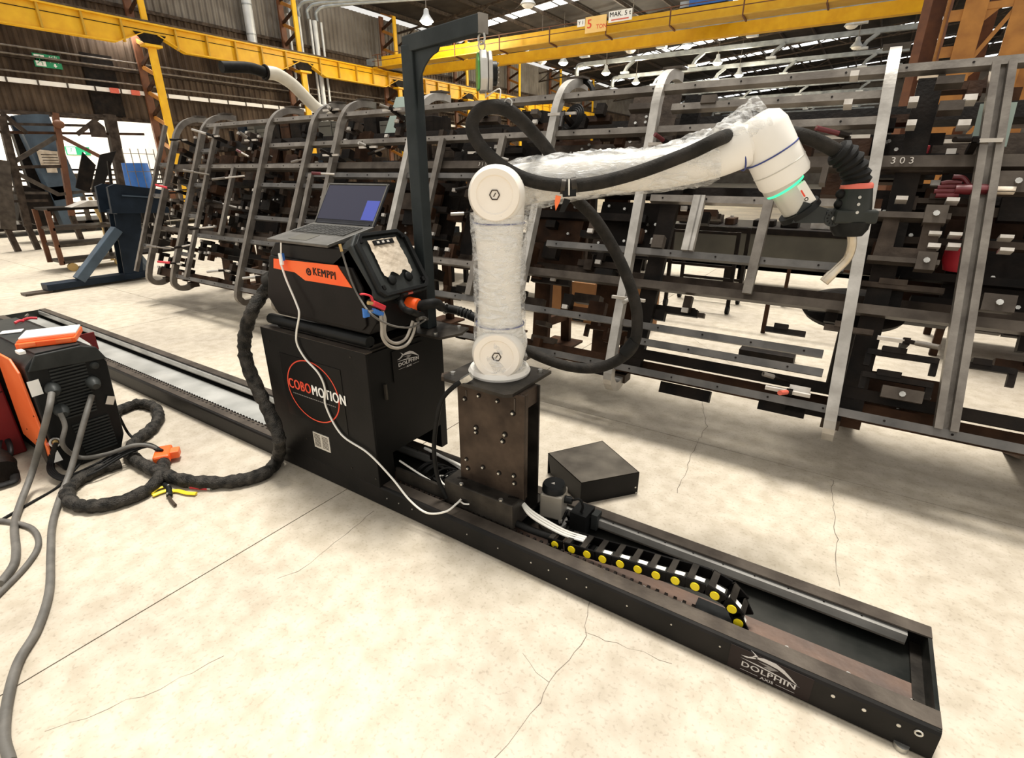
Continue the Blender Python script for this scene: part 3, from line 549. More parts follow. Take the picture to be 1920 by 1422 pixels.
# toggle clamps reaching over the frame, with grip handles
def toggle(px, py, px2, py2, grip, o=-.04, r=.013, name='toggle_clamp'):
    x, s = lean(px, py, o); a = rk(x, s, o); x2, s2 = lean(px2, py2, o - .10); b = rk(x2, s2, o - .10)
    c = MB().bar(rk(x, s, .12), a, .035, .03, AX); c.bar(a, a + (b - a) * .3, .018, .03, AX); t = c.build(name, 'jig_dark', jig)
    MB().bar(a - AX * .12 + LN * .01, a + AX * .10 + LN * .01, .02, .018).build('clamp_arm', 'block', t)
    MB().cyl(a + (b - a) * .3, b, r, n=10).build('handle', grip, t)
toggle(1590, 255, 1530, 240, 'hydraulic_red'); toggle(1250, 268, 1228, 252, 'hydraulic_red'); toggle(1480, 735, 1462, 737, 'salmon'); toggle(1700, 640, 1762, 652, 'steel'); toggle(1180, 560, 1170, 567, 'steel_bright')
toggle(1055, 212, 1050, 240, 'jig_dark'); toggle(400, 255, 360, 243, 'steel_bright'); toggle(325, 355, 292, 347, 'red'); toggle(330, 494, 296, 491, 'red'); toggle(420, 507, 388, 510, 'steel_bright'); toggle(490, 519, 455, 522, 'steel_bright'); toggle(470, 262, 450, 248, 'steel'); toggle(735, 205, 712, 197, 'steel'); toggle(620, 205, 615, 200, 'steel_bright'); toggle(690, 275, 672, 268, 'steel_bright'); toggle(900, 285, 890, 290, 'jig_dark'); toggle(1830, 262, 1790, 262, 'jig_dark'); toggle(340, 262, 318, 262, 'jig_dark'); toggle(880, 400, 845, 402, 'steel_bright'); toggle(620, 290, 600, 280, 'jig_dark')
random.seed(77)
for k in range(26):
    x = random.uniform(-7.0, -2.0) if k < 17 else random.uniform(-.2, 2.2); s = random.uniform(.2, 1.95); a = rk(x, s, random.uniform(-.06, .1)); L = random.uniform(.12, .3)
    b = a + np.array([-L, -L * random.uniform(.2, .8), random.uniform(-.05, .07)]); t = MB().cyl(a, b, .009, n=8).build('clamp_rod', random.choice(('steel_bright', 'block', 'jig_dark', 'steel')), jig)
    MB().cyl(a + (b - a) * .6, b, .014, n=8).build('rod_grip', random.choice(('jig_dark', 'steel', 'jig_dark', 'hydraulic_red')), t)
for s, x0, x1, o in ((1.1, -7.0, -3.2, .3), (.55, -7.0, -3.3, .32), (.95, .2, 2.4, .25), (1.12, .1, 2.4, .2), (1.3, .1, 2.4, .25), (.6, .9, 2.4, .2), (1.62, -2.3, -1.2, .3), (1.2, -2.6, -1.3, .3), (.45, 1.0, 2.4, .25), (1.6, .2, 2.3, .2)):
    MB().bar(rk(x0, s, o), rk(x1, s, o), .05, random.uniform(.03, .06), LV).build('cross_beam', random.choice(('jig_dark', 'jig_mid')), jig)
# toothed stop plates under the bottom rail
for px, py, n in ((1284, 735, 9), (1465, 765, 7), (1525, 768, 8), (1110, 690, 5)):
    x, s = lean(px, py, .12); w = .034 * n
    MB().box(rk(x, s, .12), (w, .05, .07), (AX, LN, LV)).build('stop_plate', 'jig_dark', jig)
# black cable coil on the fixture
x, s = lean(1065, 225, .1); mb = MB()
for k in range(4): mb.ring(rk(x + .02, s + .01 * k, .1 + .01 * k), LN + AX * .3, .07 + .008 * k, .009, 20, 6)
mb.build('cable_coil', 'rubber', jig)
x, s = lean(1075, 190, .25); 
MB().ring(rk(x, s, .25), LN, .16, .02, 24, 8, 0, 3.3).build('air_hose', 'rubber', jig)
# round flange disc low at right
x, s = lean(1600, 580, .5); P = rk(x, s, .5); MB().lathe([(.0, .06), (.17, .06), (.26, .03), (.28, 0), (.26, -.03), (0, -.05)], P, (0, -.2, 1), 30).build('rotary_disc', 'jig_dark', jig)
MB().cyl(P - [0, 0, .5], P - [0, 0, .04], .05).build('rotary_column', 'jig_dark', jig)
# sheets clipped on
x, s = lean(1862, 235, .1); MB().box(rk(x, s, .1), (.14, .006, .22), (AX, LN, LV)).build('notice_board', 'pale_green', jig)
x, s = lean(745, 215, .5); MB().prism([(-.12, -.3), (.12, -.3), (.12, .1), (.05, .17), (-.05, .17)], rk(x, s, .5), AX, LV, .02).build('green_plate', 'pale_green', jig)

# ================================================================== behind the fixture
def box_thing(name, lab, cat, x0, x1, y0, y1, z0, z1, mat, bevel=0):
    o = MB().bx(x0, x1, y0, y1, z0, z1).build(name, mat, None, bevel); tag(o, lab, cat); return o
def shelf_unit(name, lab, x0, x1, y0, y1, H, n, mat):
    t = thing(name, lab, 'shelf', ((x0 + x1) / 2, (y0 + y1) / 2, 0))
    for x in (x0, x1):
        for y in (y0, y1): MB().bx(x - .03, x + .03, y - .03, y + .03, 0, H).build('upright', mat, t)
    for k in range(n): z = H * (k + .6) / n; MB().bx(x0, x1, y0, y1, z - .03, z + .02).build('shelf_board', mat, t)
    return t
random.seed(5)
ORD = ['first', 'second', 'third', 'fourth', 'fifth', 'sixth', 'seventh', 'eighth', 'ninth', 'tenth', 'eleventh', 'twelfth', 'thirteenth', 'fourteenth', 'fifteenth', 'sixteenth', 'seventeenth', 'eighteenth', 'nineteenth', 'twentieth', 'twenty-first', 'twenty-second', 'twenty-third', 'twenty-fourth']
SHELF = {3: ['bottom', 'middle', 'top'], 4: ['bottom', 'second', 'third', 'top']}
def stock(x0, x1, y, H, n, g, cols, names, rackname):
    for k in range(n):
        z = H * (k + .6) / n + .02; x = x0 + .06; j = 0
        while x < x1 - .25:
            w = random.uniform(.14, .34); h = random.uniform(.12, H / n * .75)
            c = random.choice(cols); o = MB().bx(x, x + w, y - .2, y + .2, z, z + h).build(names[0], c, None, .006)
            MB().bx(x + .02, x + w - .02, y - .205, y - .2, z + h * .7, z + h * .74).build('lid_seam', 'jig_dark', o)
            tag(o, ORD[j] + ' parts box from left on the ' + SHELF[n][k] + ' shelf of the ' + rackname, 'box', g); x += w + random.uniform(.01, .12); j += 1
shelf_unit('storage_rack', 'dark storage rack behind the frames, seen between the curved posts at left', -10.5, -5.2, 6.2, 6.9, 2.3, 4, 'jig_dark'); stock(-10.5, -5.2, 6.5, 2.3, 4, 'boxes on the rear storage racks', ('jig_dark', 'jig_rust', 'jig_mid', 'jig_dark', 'table_grey', 'navy'), ('parts_box',), 'dark far-left rack')
shelf_unit('storage_rack', 'dark storage rack directly behind the laptop', -5.0, -2.6, 5.6, 6.3, 2.0, 3, 'jig_dark'); stock(-5.0, -2.6, 5.9, 2.0, 3, 'boxes on the rear storage racks', ('jig_dark', 'jig_rust', 'jig_mid', 'jig_dark'), ('parts_box',), 'rack behind the laptop')
shelf_unit('storage_rack', 'dark storage rack behind the right end of the frame, below the orange mast', .75, 4.2, 6.0, 6.8, 2.2, 4, 'jig_rust'); stock(.75, 4.2, 6.4, 2.2, 4, 'boxes on the rear storage racks', ('jig_rust', 'jig_mid', 'jig_dark', 'card', 'jig_rust', 'table_grey', 'column_orange'), ('parts_box',), 'rusty right-hand rack')
for x, z, w, m, l in ((-2.9, .45, .55, 'card', 'brown cardboard carton behind the fixture, left one'), (-2.2, .5, .45, 'card', 'brown cardboard carton behind the fixture, right of the wrapped arm')):
    o = MB().bx(x, x + w, 5.2, 5.6, 0, z).build('cardboard_box', m, None, .004); tag(o, l, 'box'); MB().bx(x + w / 2 - .02, x + w / 2 + .02, 5.195, 5.6, z, z + .004).build('tape', 'paper', o)
t = thing('work_table', 'long dark steel work table behind the frame, grey front panel', 'table', (.0, 8.2, 0))
MB().bx(-3.2, 1.8, 7.7, 8.9, .82, .9).build('table_top', 'jig_dark', t, .01); MB().bx(-3.2, 1.8, 7.72, 7.78, .35, .82).build('front_panel', 'table_grey', t); MB().bx(-3.2, 1.8, 7.72, 7.78, .35, .4).build('bottom_rail', 'jig_rust', t)
for x in (-3.1, -1.5, .1, 1.7):
    for y in (7.8, 8.8): MB().bx(x - .05, x + .05, y - .05, y + .05, 0, .82).build('leg', 'jig_dark', t)
for k in range(14):
    x = -3.0 + k * .34 + random.uniform(-.05, .05); w = random.uniform(.08, .26); h = random.uniform(.08, .3)
    o = MB().bx(x, x + w, 7.9, 8.2, .9, .9 + h).build('machine_part', random.choice(('jig_dark', 'jig_mid', 'block', 'navy', 'jig_rust')), None, .01); MB().cyl((x + w / 2, 8.05, .9 + h), (x + w / 2, 8.05, .93 + h), w * .2).build('stud', 'block', o)
    tag(o, ORD[k] + ' small machine part from the left on the dark rear work table', 'part', 'parts on the rear work table')
t = thing('rolling_stand', 'low tubular stand on casters on the floor beyond the frame', 'stand', (-1.55, 6.8, 0))
for x in (-1.95, -1.2):
    for y in (6.5, 7.1): MB().bx(x - .02, x + .02, y - .02, y + .02, .08, .95).build('leg', 'jig_dark', t); MB().cyl((x - .02, y, .05), (x + .02, y, .05), .05).build('caster', 'rubber', t)
for z in (.3, .55, .93):
    for y in (6.5, 7.1): MB().bar((-1.95, y, z), (-1.2, y, z), .03, .03).build('bar', 'jig_dark', t)
for y, z, l in ((5.9, .42, 'front'), (7.3, .5, 'rear')):
    o = MB().bar((-3.5, y, z), (2.6, y, z), .03, .03); [o.bar((x, y, 0), (x, y, z), .04, .04, (1, 0, 0)) for x in (-3.4, -.7, 2.5)]
    tag(o.build('barrier_rail', 'jig_rust'), l + ' low dark rail on thin posts crossing the floor behind the frame', 'rail')
o = MB().bx(-.5, -.42, 5.05, 5.1, 0, .1); o = MB().bx(-.75, -.3, 4.9, 5.1, .0, .09).build('steel_offcut', 'jig_dark', None, .005); tag(o, 'small dark steel block on the bright floor behind the rails', 'block')
# bright clutter at right seen between blocks
t = thing('work_glove', 'dark red leather work glove lying on a ledge of the fixture', 'glove', (0.42, 3.6, 1.3))
x, s = lean(1815, 355, .02); P = rk(x, s, .02); BASE[t.name] = P; t.location = tuple(P)
MB().tube([P + AX * .1, P + AX * .03, P - AX * .05], lambda t: .035 + .01 * math.sin(3 * t), 10, 5, flat=.6).build('palm', 'hydraulic_red', t)
for k in range(4): MB().tube([P - AX * .03 + LV * (.02 * (k - 1.5)), P - AX * .08 + LV * (.022 * (k - 1.5)), P - AX * (.13 - .01 * abs(k - 1)) + LV * (.02 * (k - 1.7))], .011, 8, 4).build('finger', 'hydraulic_red', t)
MB().tube([P + LV * .02, P - AX * .03 + LV * .055, P - AX * .07 + LV * .06], .012, 8, 4).build('thumb', 'hydraulic_red', t); MB().tube([P + AX * .1, P + AX * .17], .038, 10, 3, flat=.6).build('cuff', 'paper', t)
x, s = lean(1798, 508, .3); P = rk(x, s, .3); o = MB().lathe([(0, 0), (.07, 0), (.085, .05), (.085, .12), (.06, .15), (0, .16)], P, (0, 0, 1), 20).build('red_can', 'red'); MB().ring(P + [0, 0, .15], (0, 0, 1), .05, .008).build('rim', 'dark_red', o); tag(o, 'bright red round tub behind the fixture at right', 'tub')
x, s = lean(1716, 283, .25); P = rk(x, s, .25); o = MB().box(P, (.12, .08, .05)).build('red_bin', 'red', None, .004); MB().box(P + [0, 0, .027], (.1, .06, .004)).build('bin_opening', 'dark_red', o); tag(o, 'small red open bin above the chalk-marked beam', 'bin')
mb = MB(); P = np.array([.95, 7.2, 0]); mb.bx(1.55, 2.7, 5.5, 5.95, 0, .14); mb = mb.build('pallet', 'card', None, .01); tag(mb, 'wooden pallet on the floor behind the lower right frame', 'pallet'); 
for k in range(5): MB().bx(1.55, 2.7, 5.5 + k * .09, 5.57 + k * .09, .14, .16).build('deck_board', 'card', mb)
o = MB().bx(1.5, 2.6, 4.7, 5.4, 0, .5).build('yellow_crate', 'column_orange', None, .01); MB().bx(1.55, 2.55, 4.75, 5.35, .5, .56).build('crate_lid', 'card', o); tag(o, 'ochre crate on the floor behind the lower right corner of the frame', 'crate')

# ================================================================== LEFT SIDE MACHINES
# blue welded stand
t = thing('tilting_stand', 'navy blue steel stand with braced column left of the arched frames', 'stand', (-9.5, 3.3, 0))
MB().bx(-9.62, -9.38, 2.45, 3.75, .03, .12).build('foot_channel', 'navy', t, .008); MB().bx(-9.6, -9.4, 2.2, 2.5, 0, .03).build('foot_plate', 'lip', t)
MB().prism([(3.42, .12), (3.68, .12), (3.86, 1.0), (3.50, 1.0)], (-9.42, 0, 0), (0, 1, 0), (0, 0, 1), .02).build('column_plate', 'navy', t); MB().prism([(3.42, .12), (3.68, .12), (3.86, 1.0), (3.50, 1.0)], (-9.6, 0, 0), (0, 1, 0), (0, 0, 1), .02).build('column_plate', 'navy', t)
MB().bar((-9.45, 2.85, .12), (-9.45, 3.5, .78), .16, .12).build('diagonal_brace', 'blue_grey', t, .008)
MB().bar((-9.8, 3.9, .1), (-9.5, 3.5, .75), .12, .1).build('side_brace', 'blue_grey', t)
MB().prism([(3.42, 1.02), (4.2, .98), (4.2, 1.32), (3.55, 1.42), (3.45, 1.38)], (-9.3, 0, 0), (0, 1, 0), (0, 0, 1), .06).build('head_plate', 'navy', t); MB().prism([(3.42, 1.02), (4.2, .98), (4.2, 1.32), (3.55, 1.42), (3.45, 1.38)], (-9.7, 0, 0), (0, 1, 0), (0, 0, 1), .06).build('head_plate', 'navy', t)
MB().bx(-9.64, -9.3, 3.5, 4.2, 1.0, 1.06).build('head_floor', 'navy', t); MB().bar((-9.23, 3.6, 1.26), (-9.23, 4.2, 1.2), .03, .02).build('edge_strip', 'blue_grey', t)
# step platform
t = thing('step_platform', 'rolling step platform of dark steel with three treads behind the blue stand', 'steps', (-11.2, 3.7, 0))
for dx in (0, -.55):
    MB().bar((-11.2 + dx, 3.22, .12), (-11.2 + dx, 3.24, 1.0), .07, .04, (1, 0, 0)).build('upright', 'rust_brown', t); MB().bar((-11.2 + dx, 4.15, .12), (-11.2 + dx, 4.2, 1.0), .05, .04, (1, 0, 0)).build('upright', 'jig_dark', t)
for z in (.15, .42, .69, 1.0): MB().bx(-11.76, -11.18, 3.24, 4.2, z - .015, z + .03).build('tread', 'lip' if z < .9 else 'jig_dark', t)
for y in (3.35, 4.05): MB().cyl((-11.23, y, .07), (-11.17, y, .07), .07, n=14).build('caster', 'caster', t)
for y in (4.2,): MB().bar((-11.2, y, 1.0), (-11.2, y + .1, 1.75), .04, .04, (1, 0, 0)).build('handrail_post', 'jig_dark', t)
MB().prism([(3.55, 1.03), (4.15, 1.03), (4.1, 1.12), (3.8, 1.12)], (-11.4, 0, 0), (0, 1, 0), (0, 0, 1), .3).build('folded_sheet', 'block', t)
# black screens
t = thing('welding_screen', 'pair of upright black panels behind the blue stand', 'screen', (-13, 4.8, 0))
for a, b, c, d, m in (((155, 285), (180, 310), (168, 362), (142, 352), 'jig_dark'), ((188, 290), (218, 283), (190, 362), (172, 360), 'black_steel')):
    P = [onx(*q, -12.6) for q in (a, b, c, d)]; mb = MB(); Q = [p + [-.03, 0, 0] for p in P]; mb.add(P + Q, [(0, 1, 2, 3), (7, 6, 5, 4), (0, 4, 5, 1), (1, 5, 6, 2), (2, 6, 7, 3), (3, 7, 4, 0)]); mb.build('panel', m, t)
MB().bar((-12.6, 5.2, 0), (-12.6, 5.2, 1.2), .05, .05, (1, 0, 0)).build('leg', 'jig_dark', t); MB().bar((-12.6, 4.6, 0), (-12.6, 4.6, 1.2), .05, .05, (1, 0, 0)).build('leg', 'jig_dark', t); MB().bx(-12.9, -12.3, 4.4, 5.6, 0, .04).build('foot', 'jig_dark', t)
# big tilted blue-grey column machine with notice sheets
XM = -16.5
def mbar(t, a, b, w, mat, name='bar', x=XM, d=.1): return MB().bar(onx(*a, x), onx(*b, x), w, d, (1, 0, 0)).build(name, mat, t)
P0 = onx(120, 425, XM)
t = thing('tilter_machine', 'tall blue-grey tilting machine column with cream notice sheets at left', 'machine', (XM, P0[1], 0))
mbar(t, (55, 215), (125, 372), .62, 'blue_grey', 'mast', d=.3); mbar(t, (100, 350), (132, 428), .3, 'blue_grey', 'lower_mast', d=.3); mbar(t, (20, 235), (85, 232), .35, 'navy', 'head'); mbar(t, (45, 250), (90, 390), .45, 'jig_dark', 'dark_plate', XM - .3, .2); mbar(t, (30, 380), (90, 395), .8, 'jig_dark', 'machine_body', XM - .2, .6)  # dark plate set back behind the mast
c = onx(94, 298, XM + .2); MB().box(c, (.01, .42, .36), (AX, nrm((0, 1, -.1)), (0, 0, 1))).build('notice_sheet', 'paper', t)
for k in range(4): MB().box(c + [.008, 0, .09 - k * .06], (.004, .3, .015)).build('printed_line', 'jig_mid', t)
c = onx(97, 318, XM + .2); MB().box(c, (.01, .2, .14)).build('notice_sheet', 'paper', t)
# open frames at far left
t = thing('tubular_scaffold', 'brown tubular steel scaffold frame with diagonals at the far left', 'frame', (-15, 3.5, 0))
for a, b, w, m in (((2, 217), (52, 425), .13, 'jig_mid'), ((103, 212), (135, 405), .11, 'rust_brown'), ((205, 215), (238, 385), .2, 'jig_mid'), ((0, 208), (205, 218), .05, 'jig_mid'), ((0, 232), (175, 236), .05, 'jig_mid'), ((0, 248), (270, 252), .05, 'jig_rust'), ((12, 312), (110, 254), .08, 'lip'), ((110, 254), (190, 295), .07, 'rust_brown'), ((12, 315), (110, 365), .08, 'lip'), ((145, 252), (183, 222), .08, 'jig_mid'), ((12, 314), (120, 312), .06, 'jig_mid'), ((0, 210), (50, 250), .08, 'jig_mid'), ((0, 300), (14, 430), .25, 'lip'), ((0, 362), (90, 362), .05, 'lip'), ((0, 378), (90, 376), .05, 'jig_mid'), ((110, 365), (190, 355), .06, 'lip'), ((135, 360), (200, 358), .04, 'lip')):
    MB().bar(onx(*a, -15), onx(*b, -15), w, w * .8, (1, 0, 0)).build('tube', m, t)
for q in ((52, 425), (135, 405), (238, 385), (14, 430)):
    p = onx(*q, -15); MB().bar(p, (p[0], p[1] + .05, 0), .1, .1, (1, 0, 0)).build('tube', 'jig_mid', t)
p = onx(182, 243, -15); MB().prism([(-.15, -.16), (.15, -.16), (.15, .06), (.05, .16), (-.08, .16), (-.15, .08)], p, (0, 1, 0), (0, 0, 1), .04).build('lug_plate', 'jig_mid', t)
p = onx(110, 233, -14.9); MB().ball(p, .11, 10, (.5, 1, .8)).build('pulley', 'rust_brown', t)
# row of low dark racks along the far left floor
t = thing('parts_trolley', 'long low trolley loaded with dark frame parts on the far left floor', 'trolley', (-19, 6, 0))
MB().bx(-20.2, -18.4, 2, 10.5, .15, .3).build('bed_frame', 'jig_dark', t)
random.seed(3)
for k in range(22):
    y = 2.2 + k * .37; h = random.uniform(.5, 1.5); MB().bar((-18.6, y, .3), (-18.6, y + random.uniform(-.1, .1), .3 + h), .1, .1, (1, 0, 0)).build('stacked_part', random.choice(('jig_mid', 'lip', 'jig_dark', 'jig_rust')), t)
for k in range(9): z = .5 + k * .14; MB().bar((-18.7, 2.1, z), (-18.7, 10, z + random.uniform(-.05, .05)), .06, .05).build('stacked_part', random.choice(('jig_dark', 'lip', 'jig_mid')), t)
for y in (2.6, 6.2, 9.9): MB().cyl((-18.5, y, .15), (-18.4, y, .15), .15).build('wheel', 'jig_mid', t)
for x, lab in ((-20.6, 'nearer'), (-21.6, 'farther')):
    o = MB().bx(x, x + .12, -3, 11, 0, .02).build('floor_rail', 'jig_mid'); tag(o, lab + ' steel strip set along the far left floor', 'strip')
# small yard items in the bright opening
o = thing('wire_trolley', 'blue and white wire trolley with a blue barrel in the bright opening', 'trolley', onx(258, 350, -13.5) * [1, 1, 0])
p = onx(262, 345, -13.5); MB().lathe([(0, -.45), (.24, -.45), (.26, 0), (.24, .42), (0, .42)], p, (0, 0, 1), 20).build('barrel', 'blue', o); MB().bx(p[0] - .25, p[0] + .25, p[1] - .25, p[1] + .25, 0, p[2] - .45).build('stand', 'jig_dark', o)
mb = MB()
for k in range(5): q = p + [.3, -.3 + k * .15, 0]; mb.bar(q - [0, 0, .9], q + [0, 0, .7], .012, .012, (1, 0, 0))
for k in range(5): q = p + [.3, 0, -.8 + k * .35]; mb.bar(q - [0, .3, 0], q + [0, .3, 0], .012, .012)
mb.build('wire_side', 'steel', o, kind='stuff')
t = thing('floor_jack_arm', 'yellow slanted lever leaning beside the black panels', 'lever', (-12, 4.6, 0)); MB().bar(onx(168, 370, -12), onx(190, 412, -12), .05, .05, (1, 0, 0)).build('lever', 'caster', t); p = onx(190, 412, -12); MB().bar(p, p * [1, 1, 0], .05, .05, (1, 0, 0)).build('lever_foot', 'caster', t)
# ================================================================== LINEAR TRACK
Z = np.array([0, 0, 1.0]); Y = np.array([0, 1.0, 0])
X0, X1 = -7.75, .472
tr = thing('linear_track', 'long low black steel linear track running diagonally across the concrete floor', 'track', (-3, 1.72, 0))
def fbeam(x0, x1, mat='black_steel'):
    mb = MB(); prof = [(1.5, 0.005), (1.5, .104), (1.505, .114), (1.515, .12), (1.575, .12), (1.575, .112), (1.518, .112), (1.508, .10), (1.508, .005)]
    mb.prism(prof, (x1, 0, 0), Y, Z, -(x1 - x0)) if False else mb.add([(x, a, b) for x in (x0, x1) for a, b in prof], [tuple(range(8, -1, -1)), tuple(range(9, 18))] + [(i, (i + 1) % 9, 9 + (i + 1) % 9, 9 + i) for i in range(9)])
    return mb
b_ = fbeam(X0, X1).build('front_beam', 'black_steel', tr)
MB().bx(X0, X1, 1.514, 1.576, .1198, .1212).build('top_lip', 'lip', tr)
MB().bx(X0, X1, 1.508, 1.94, .012, .028).build('bed_plate', 'bed', tr)
MB().bx(X0, -2.6, 1.62, 1.86, .028, .034).build('bed_cover', 'bed_far', tr)
MB().bx(-2.5, X1 - .01, 1.585, 1.735, .028, .036).build('wear_strip', 'rust_strip', tr)
MB().bx(X0, X1, 1.576, 1.584, .02, .105).build('rack_backing', 'jig_dark', tr)
mb = MB(); x = X0 + .05
while x < X1 - .7: mb.bx(x, x + .012, 1.577, 1.590, .095, .1215); x += .034
mb.build('rack_teeth', 'jig_dark', tr, kind='stuff')
mb = MB(); x = -5.6
while x < -2.65: mb.bx(x, x + .022, 1.556, 1.566, .1205, .1222); x += .05
mb.build('lip_slots', 'jig_dark', tr, kind='stuff')
MB().bx(X0, X1, 1.932, 1.94, .005, .12).build('back_web', 'black_steel', tr); MB().bx(X0, X1, 1.885, 1.942, .116, .122).build('back_lip', 'lip', tr)
MB().bx(X0, X1 - .06, 1.90, 1.932, .055, .088).build('guide_carrier', 'black_steel', tr)
MB().bx(X0, .405, 1.868, 1.895, .066, .074).build('guide_rail_foot', 'steel', tr)
g = MB().bx(X0, .405, 1.868, 1.894, .074, .108).build('guide_rail', 'chrome', tr); mb = MB(); x = X0 + .1
while x < .38: mb.cyl((x, 1.883, .1075), (x, 1.883, .1085), .004, n=6); x += .12
mb.build('rail_screw_holes', 'jig_dark', g, kind='stuff')
MB().bx(X1 - .012, X1, 1.508, 1.94, .005, .118).build('end_plate', 'bed', tr); MB().bx(X1 - .045, X1 - .012, 1.508, 1.93, .028, .04).build('end_angle', 'dark_steel', tr)
MB().bx(X0, X0 + .012, 1.508, 1.94, .005, .118).build('end_plate', 'bed', tr)
for px, py in ((1480, 1118 + 70), (1591, 1254), (1710, 1302), (1290, 1110), (1211, 1095), (1137, 1063)):
    p = onz(px, py, .037); MB().cyl([p[0], 1.66, .036], [p[0], 1.66, .040], .007, n=10).build('bed_screw', 'bolt', tr)
for px, py in ((726, 935), (748, 944), (773, 955), (876, 1002), (934, 1028), (996, 1055), (1029, 1069), (1063, 1085), (1100, 1101), (1176, 1136), (1259, 1171), (1350, 1212), (1562, 1305), (1620, 1331), (1685, 1360)):
    p = ony(px, py, 1.5); r = .0035 if px < 1500 else .006; MB().cyl([p[0], 1.5, max(p[2], .02)], [p[0], 1.497, max(p[2], .02)], r, n=8).build('rivet', 'bolt', tr)
p = ony(1752, 1374, 1.5); MB().ring([p[0] - .03, 1.498, .085], Y, .009, .003, 16, 6).build('corner_bolt', 'bolt', tr)
MB().cyl((.40, 1.50, .0), (.40, 1.50, .018), .02, n=12).build('levelling_foot', 'bolt', tr)
# dolphin mark: body, fin, tail and slogan, built flat on a dark sticker
def dolphin(O, U, V, w, parent, sticker, sh):
    U = nrm(U); V = nrm(V); N = np.cross(U, V); q = w
    s = MB().box(V3(O) + N * .0008, (w * 1.35, sh, .0016), (U, V, N)).build('sticker', sticker, parent)
    O = V3(O) + N * .0017 + V * sh * .16
    P = lambda poly, m, n: MB().prism([(a * q, b * q) for a, b in poly], O, U, V, .0006).build(n, m, s)
    P([(-.30, .10), (-.12, .17), (.08, .17), (.22, .11), (.36, .0), (.46, -.09), (.36, -.05), (.24, .02), (.12, .07), (-.05, .09)], 'logo_grey', 'back_stroke')
    P([(-.30, .10), (-.26, .16), (-.34, .23), (-.27, .19), (-.2, .14), (-.24, .08), (-.38, .02), (-.48, .03), (-.36, .06)], 'logo_grey', 'tail_stroke')
    P([(-.2, .05), (-.02, .06), (.14, .03), (.02, -.04), (-.1, -.02), (-.03, .02)], 'logo_mid', 'fin_stroke')
    P([(-.48, -.03), (-.2, -.055), (.1, -.085), (.5, -.115), (.1, -.06), (-.2, -.03)], 'logo_grey', 'water_line')
    c = V3(O) - V * q * .155
    text('DOLPHIN', q * .165, c, U, V, 'logo_grey', s, bold=.02, fit=q * .88, d=.0008); c = c - V * q * .135
    text('AXIS', q * .085, c, U, V, 'logo_grey', s, bold=.01, xs=1.2, d=.0008)
    for k in (-1, 1): MB().box(c + U * k * q * .3, (q * .3, q * .006, .0006), (U, V, N)).build('underline', 'logo_grey', s)
a = ony(1362, 1205, 1.5); b = ony(1535, 1290, 1.5)
dolphin([(a[0] + b[0]) / 2, 1.4995, .060], (1, 0, 0), Z, .185, tr, 'sticker_brown', .098)

# ================================================================== CARRIAGE: cabinet, pedestal, motor
cab = thing('control_cabinet', 'black sheet-metal control cabinet with round orange logo standing on the track', 'cabinet', (-2.18, 1.76, .12))
CX0, CX1 = -2.585, -1.78
prof = [(1.50, .122), (1.60, .122), (1.60, .27), (1.97, .27), (1.97, .125), (2.02, .125), (2.02, .825), (1.50, .825)]
n = len(prof); mb = MB(); mb.add([(x, a, b) for x in (CX0 + .01, CX1) for a, b in prof], [tuple(range(n - 1, -1, -1)), tuple(range(n, 2 * n))] + [(i, (i + 1) % n, n + (i + 1) % n, n + i) for i in range(n)]); mb.build('body', 'cab_side', cab)
MB().bx(CX0, CX1 + .004, 1.488, 1.5, .118, .83).build('front_panel', 'black_paint', cab, .003)
MB().bx(CX0, CX1 + .004, 1.49, 1.53, .826, .832).build('top_flange', 'lip', cab); MB().bx(CX0, CX1, 1.53, 2.03, .82, .828).build('top_plate', 'dark_steel', cab)
MB().bx(CX1 - .04, CX1 + .0, 1.53, 2.0, .826, .834).build('edge_strip', 'dark_steel', cab)
sx0, sx1 = -2.445, -1.965; szc = .535
st = MB().bx(sx0, sx1, 1.4855, 1.488, .36, .715).build('sticker_panel', 'sticker_black', cab)
c = np.array([-2.205, 1.4850, .545]); mb = MB(); N_ = 64
def ell(r, k): t = 2 * math.pi * k / N_; return (c[0] + math.cos(t) * r * 1.22, 1.4846, c[2] + math.sin(t) * r)
vs = [ell(.163, k) for k in range(N_)] + [ell(.169, k) for k in range(N_)]; mb.add(vs, [(k, (k + 1) % N_, N_ + (k + 1) % N_, N_ + k) for k in range(N_)]); mb.add([(x, y - .0006, z) for x, y, z in vs], [(k, (k + 1) % N_, N_ + (k + 1) % N_, N_ + k) for k in range(N_)]); mb.build('logo_ring', 'orange_red', st)
xa, xb, xc = ony(541, 715, 1.487)[0] + .004, ony(584, 725, 1.487)[0], ony(649, 745, 1.487)[0] - .004
text('COBO', .078, [(xa + xb) / 2 - .002, 1.4852, .553], (1, 0, 0), Z, 'orange_red', st, bold=.022, fit=xb - xa - .01)
text('MOTION', .078, [(xb + xc) / 2 + .002, 1.4852, .553], (1, 0, 0), Z, 'white', st, bold=.022, fit=xc - xb - .008)
mb = MB()
for k in range(24): x = c[0] - .17 + k * .0145; mb.bx(x, x + .0095, 1.4842, 1.485, .500, .505)
mb.build('small_print', 'logo_mid', st, kind='stuff')
pl = ony(587, 808, 1.488); pr = ony(621, 850, 1.488)
tp = MB().bx(pl[0] + .0, pr[0], 1.4845, 1.488, pr[2] + .002, pl[2] - .002).build('type_plate', 'silver_plate', cab); mb = MB()
for k in range(9):
    z = pr[2] + .015 + k * (pl[2] - pr[2] - .03) / 8
    for j in (0, 1): w = (pr[0] - pl[0]) / 2; mb.bx(pl[0] + .008 + j * w, pl[0] + j * w + w - .008, 1.4838, 1.4845, z, z + .0035)
mb.build('printed_lines', 'jig_mid', tp, kind='stuff')
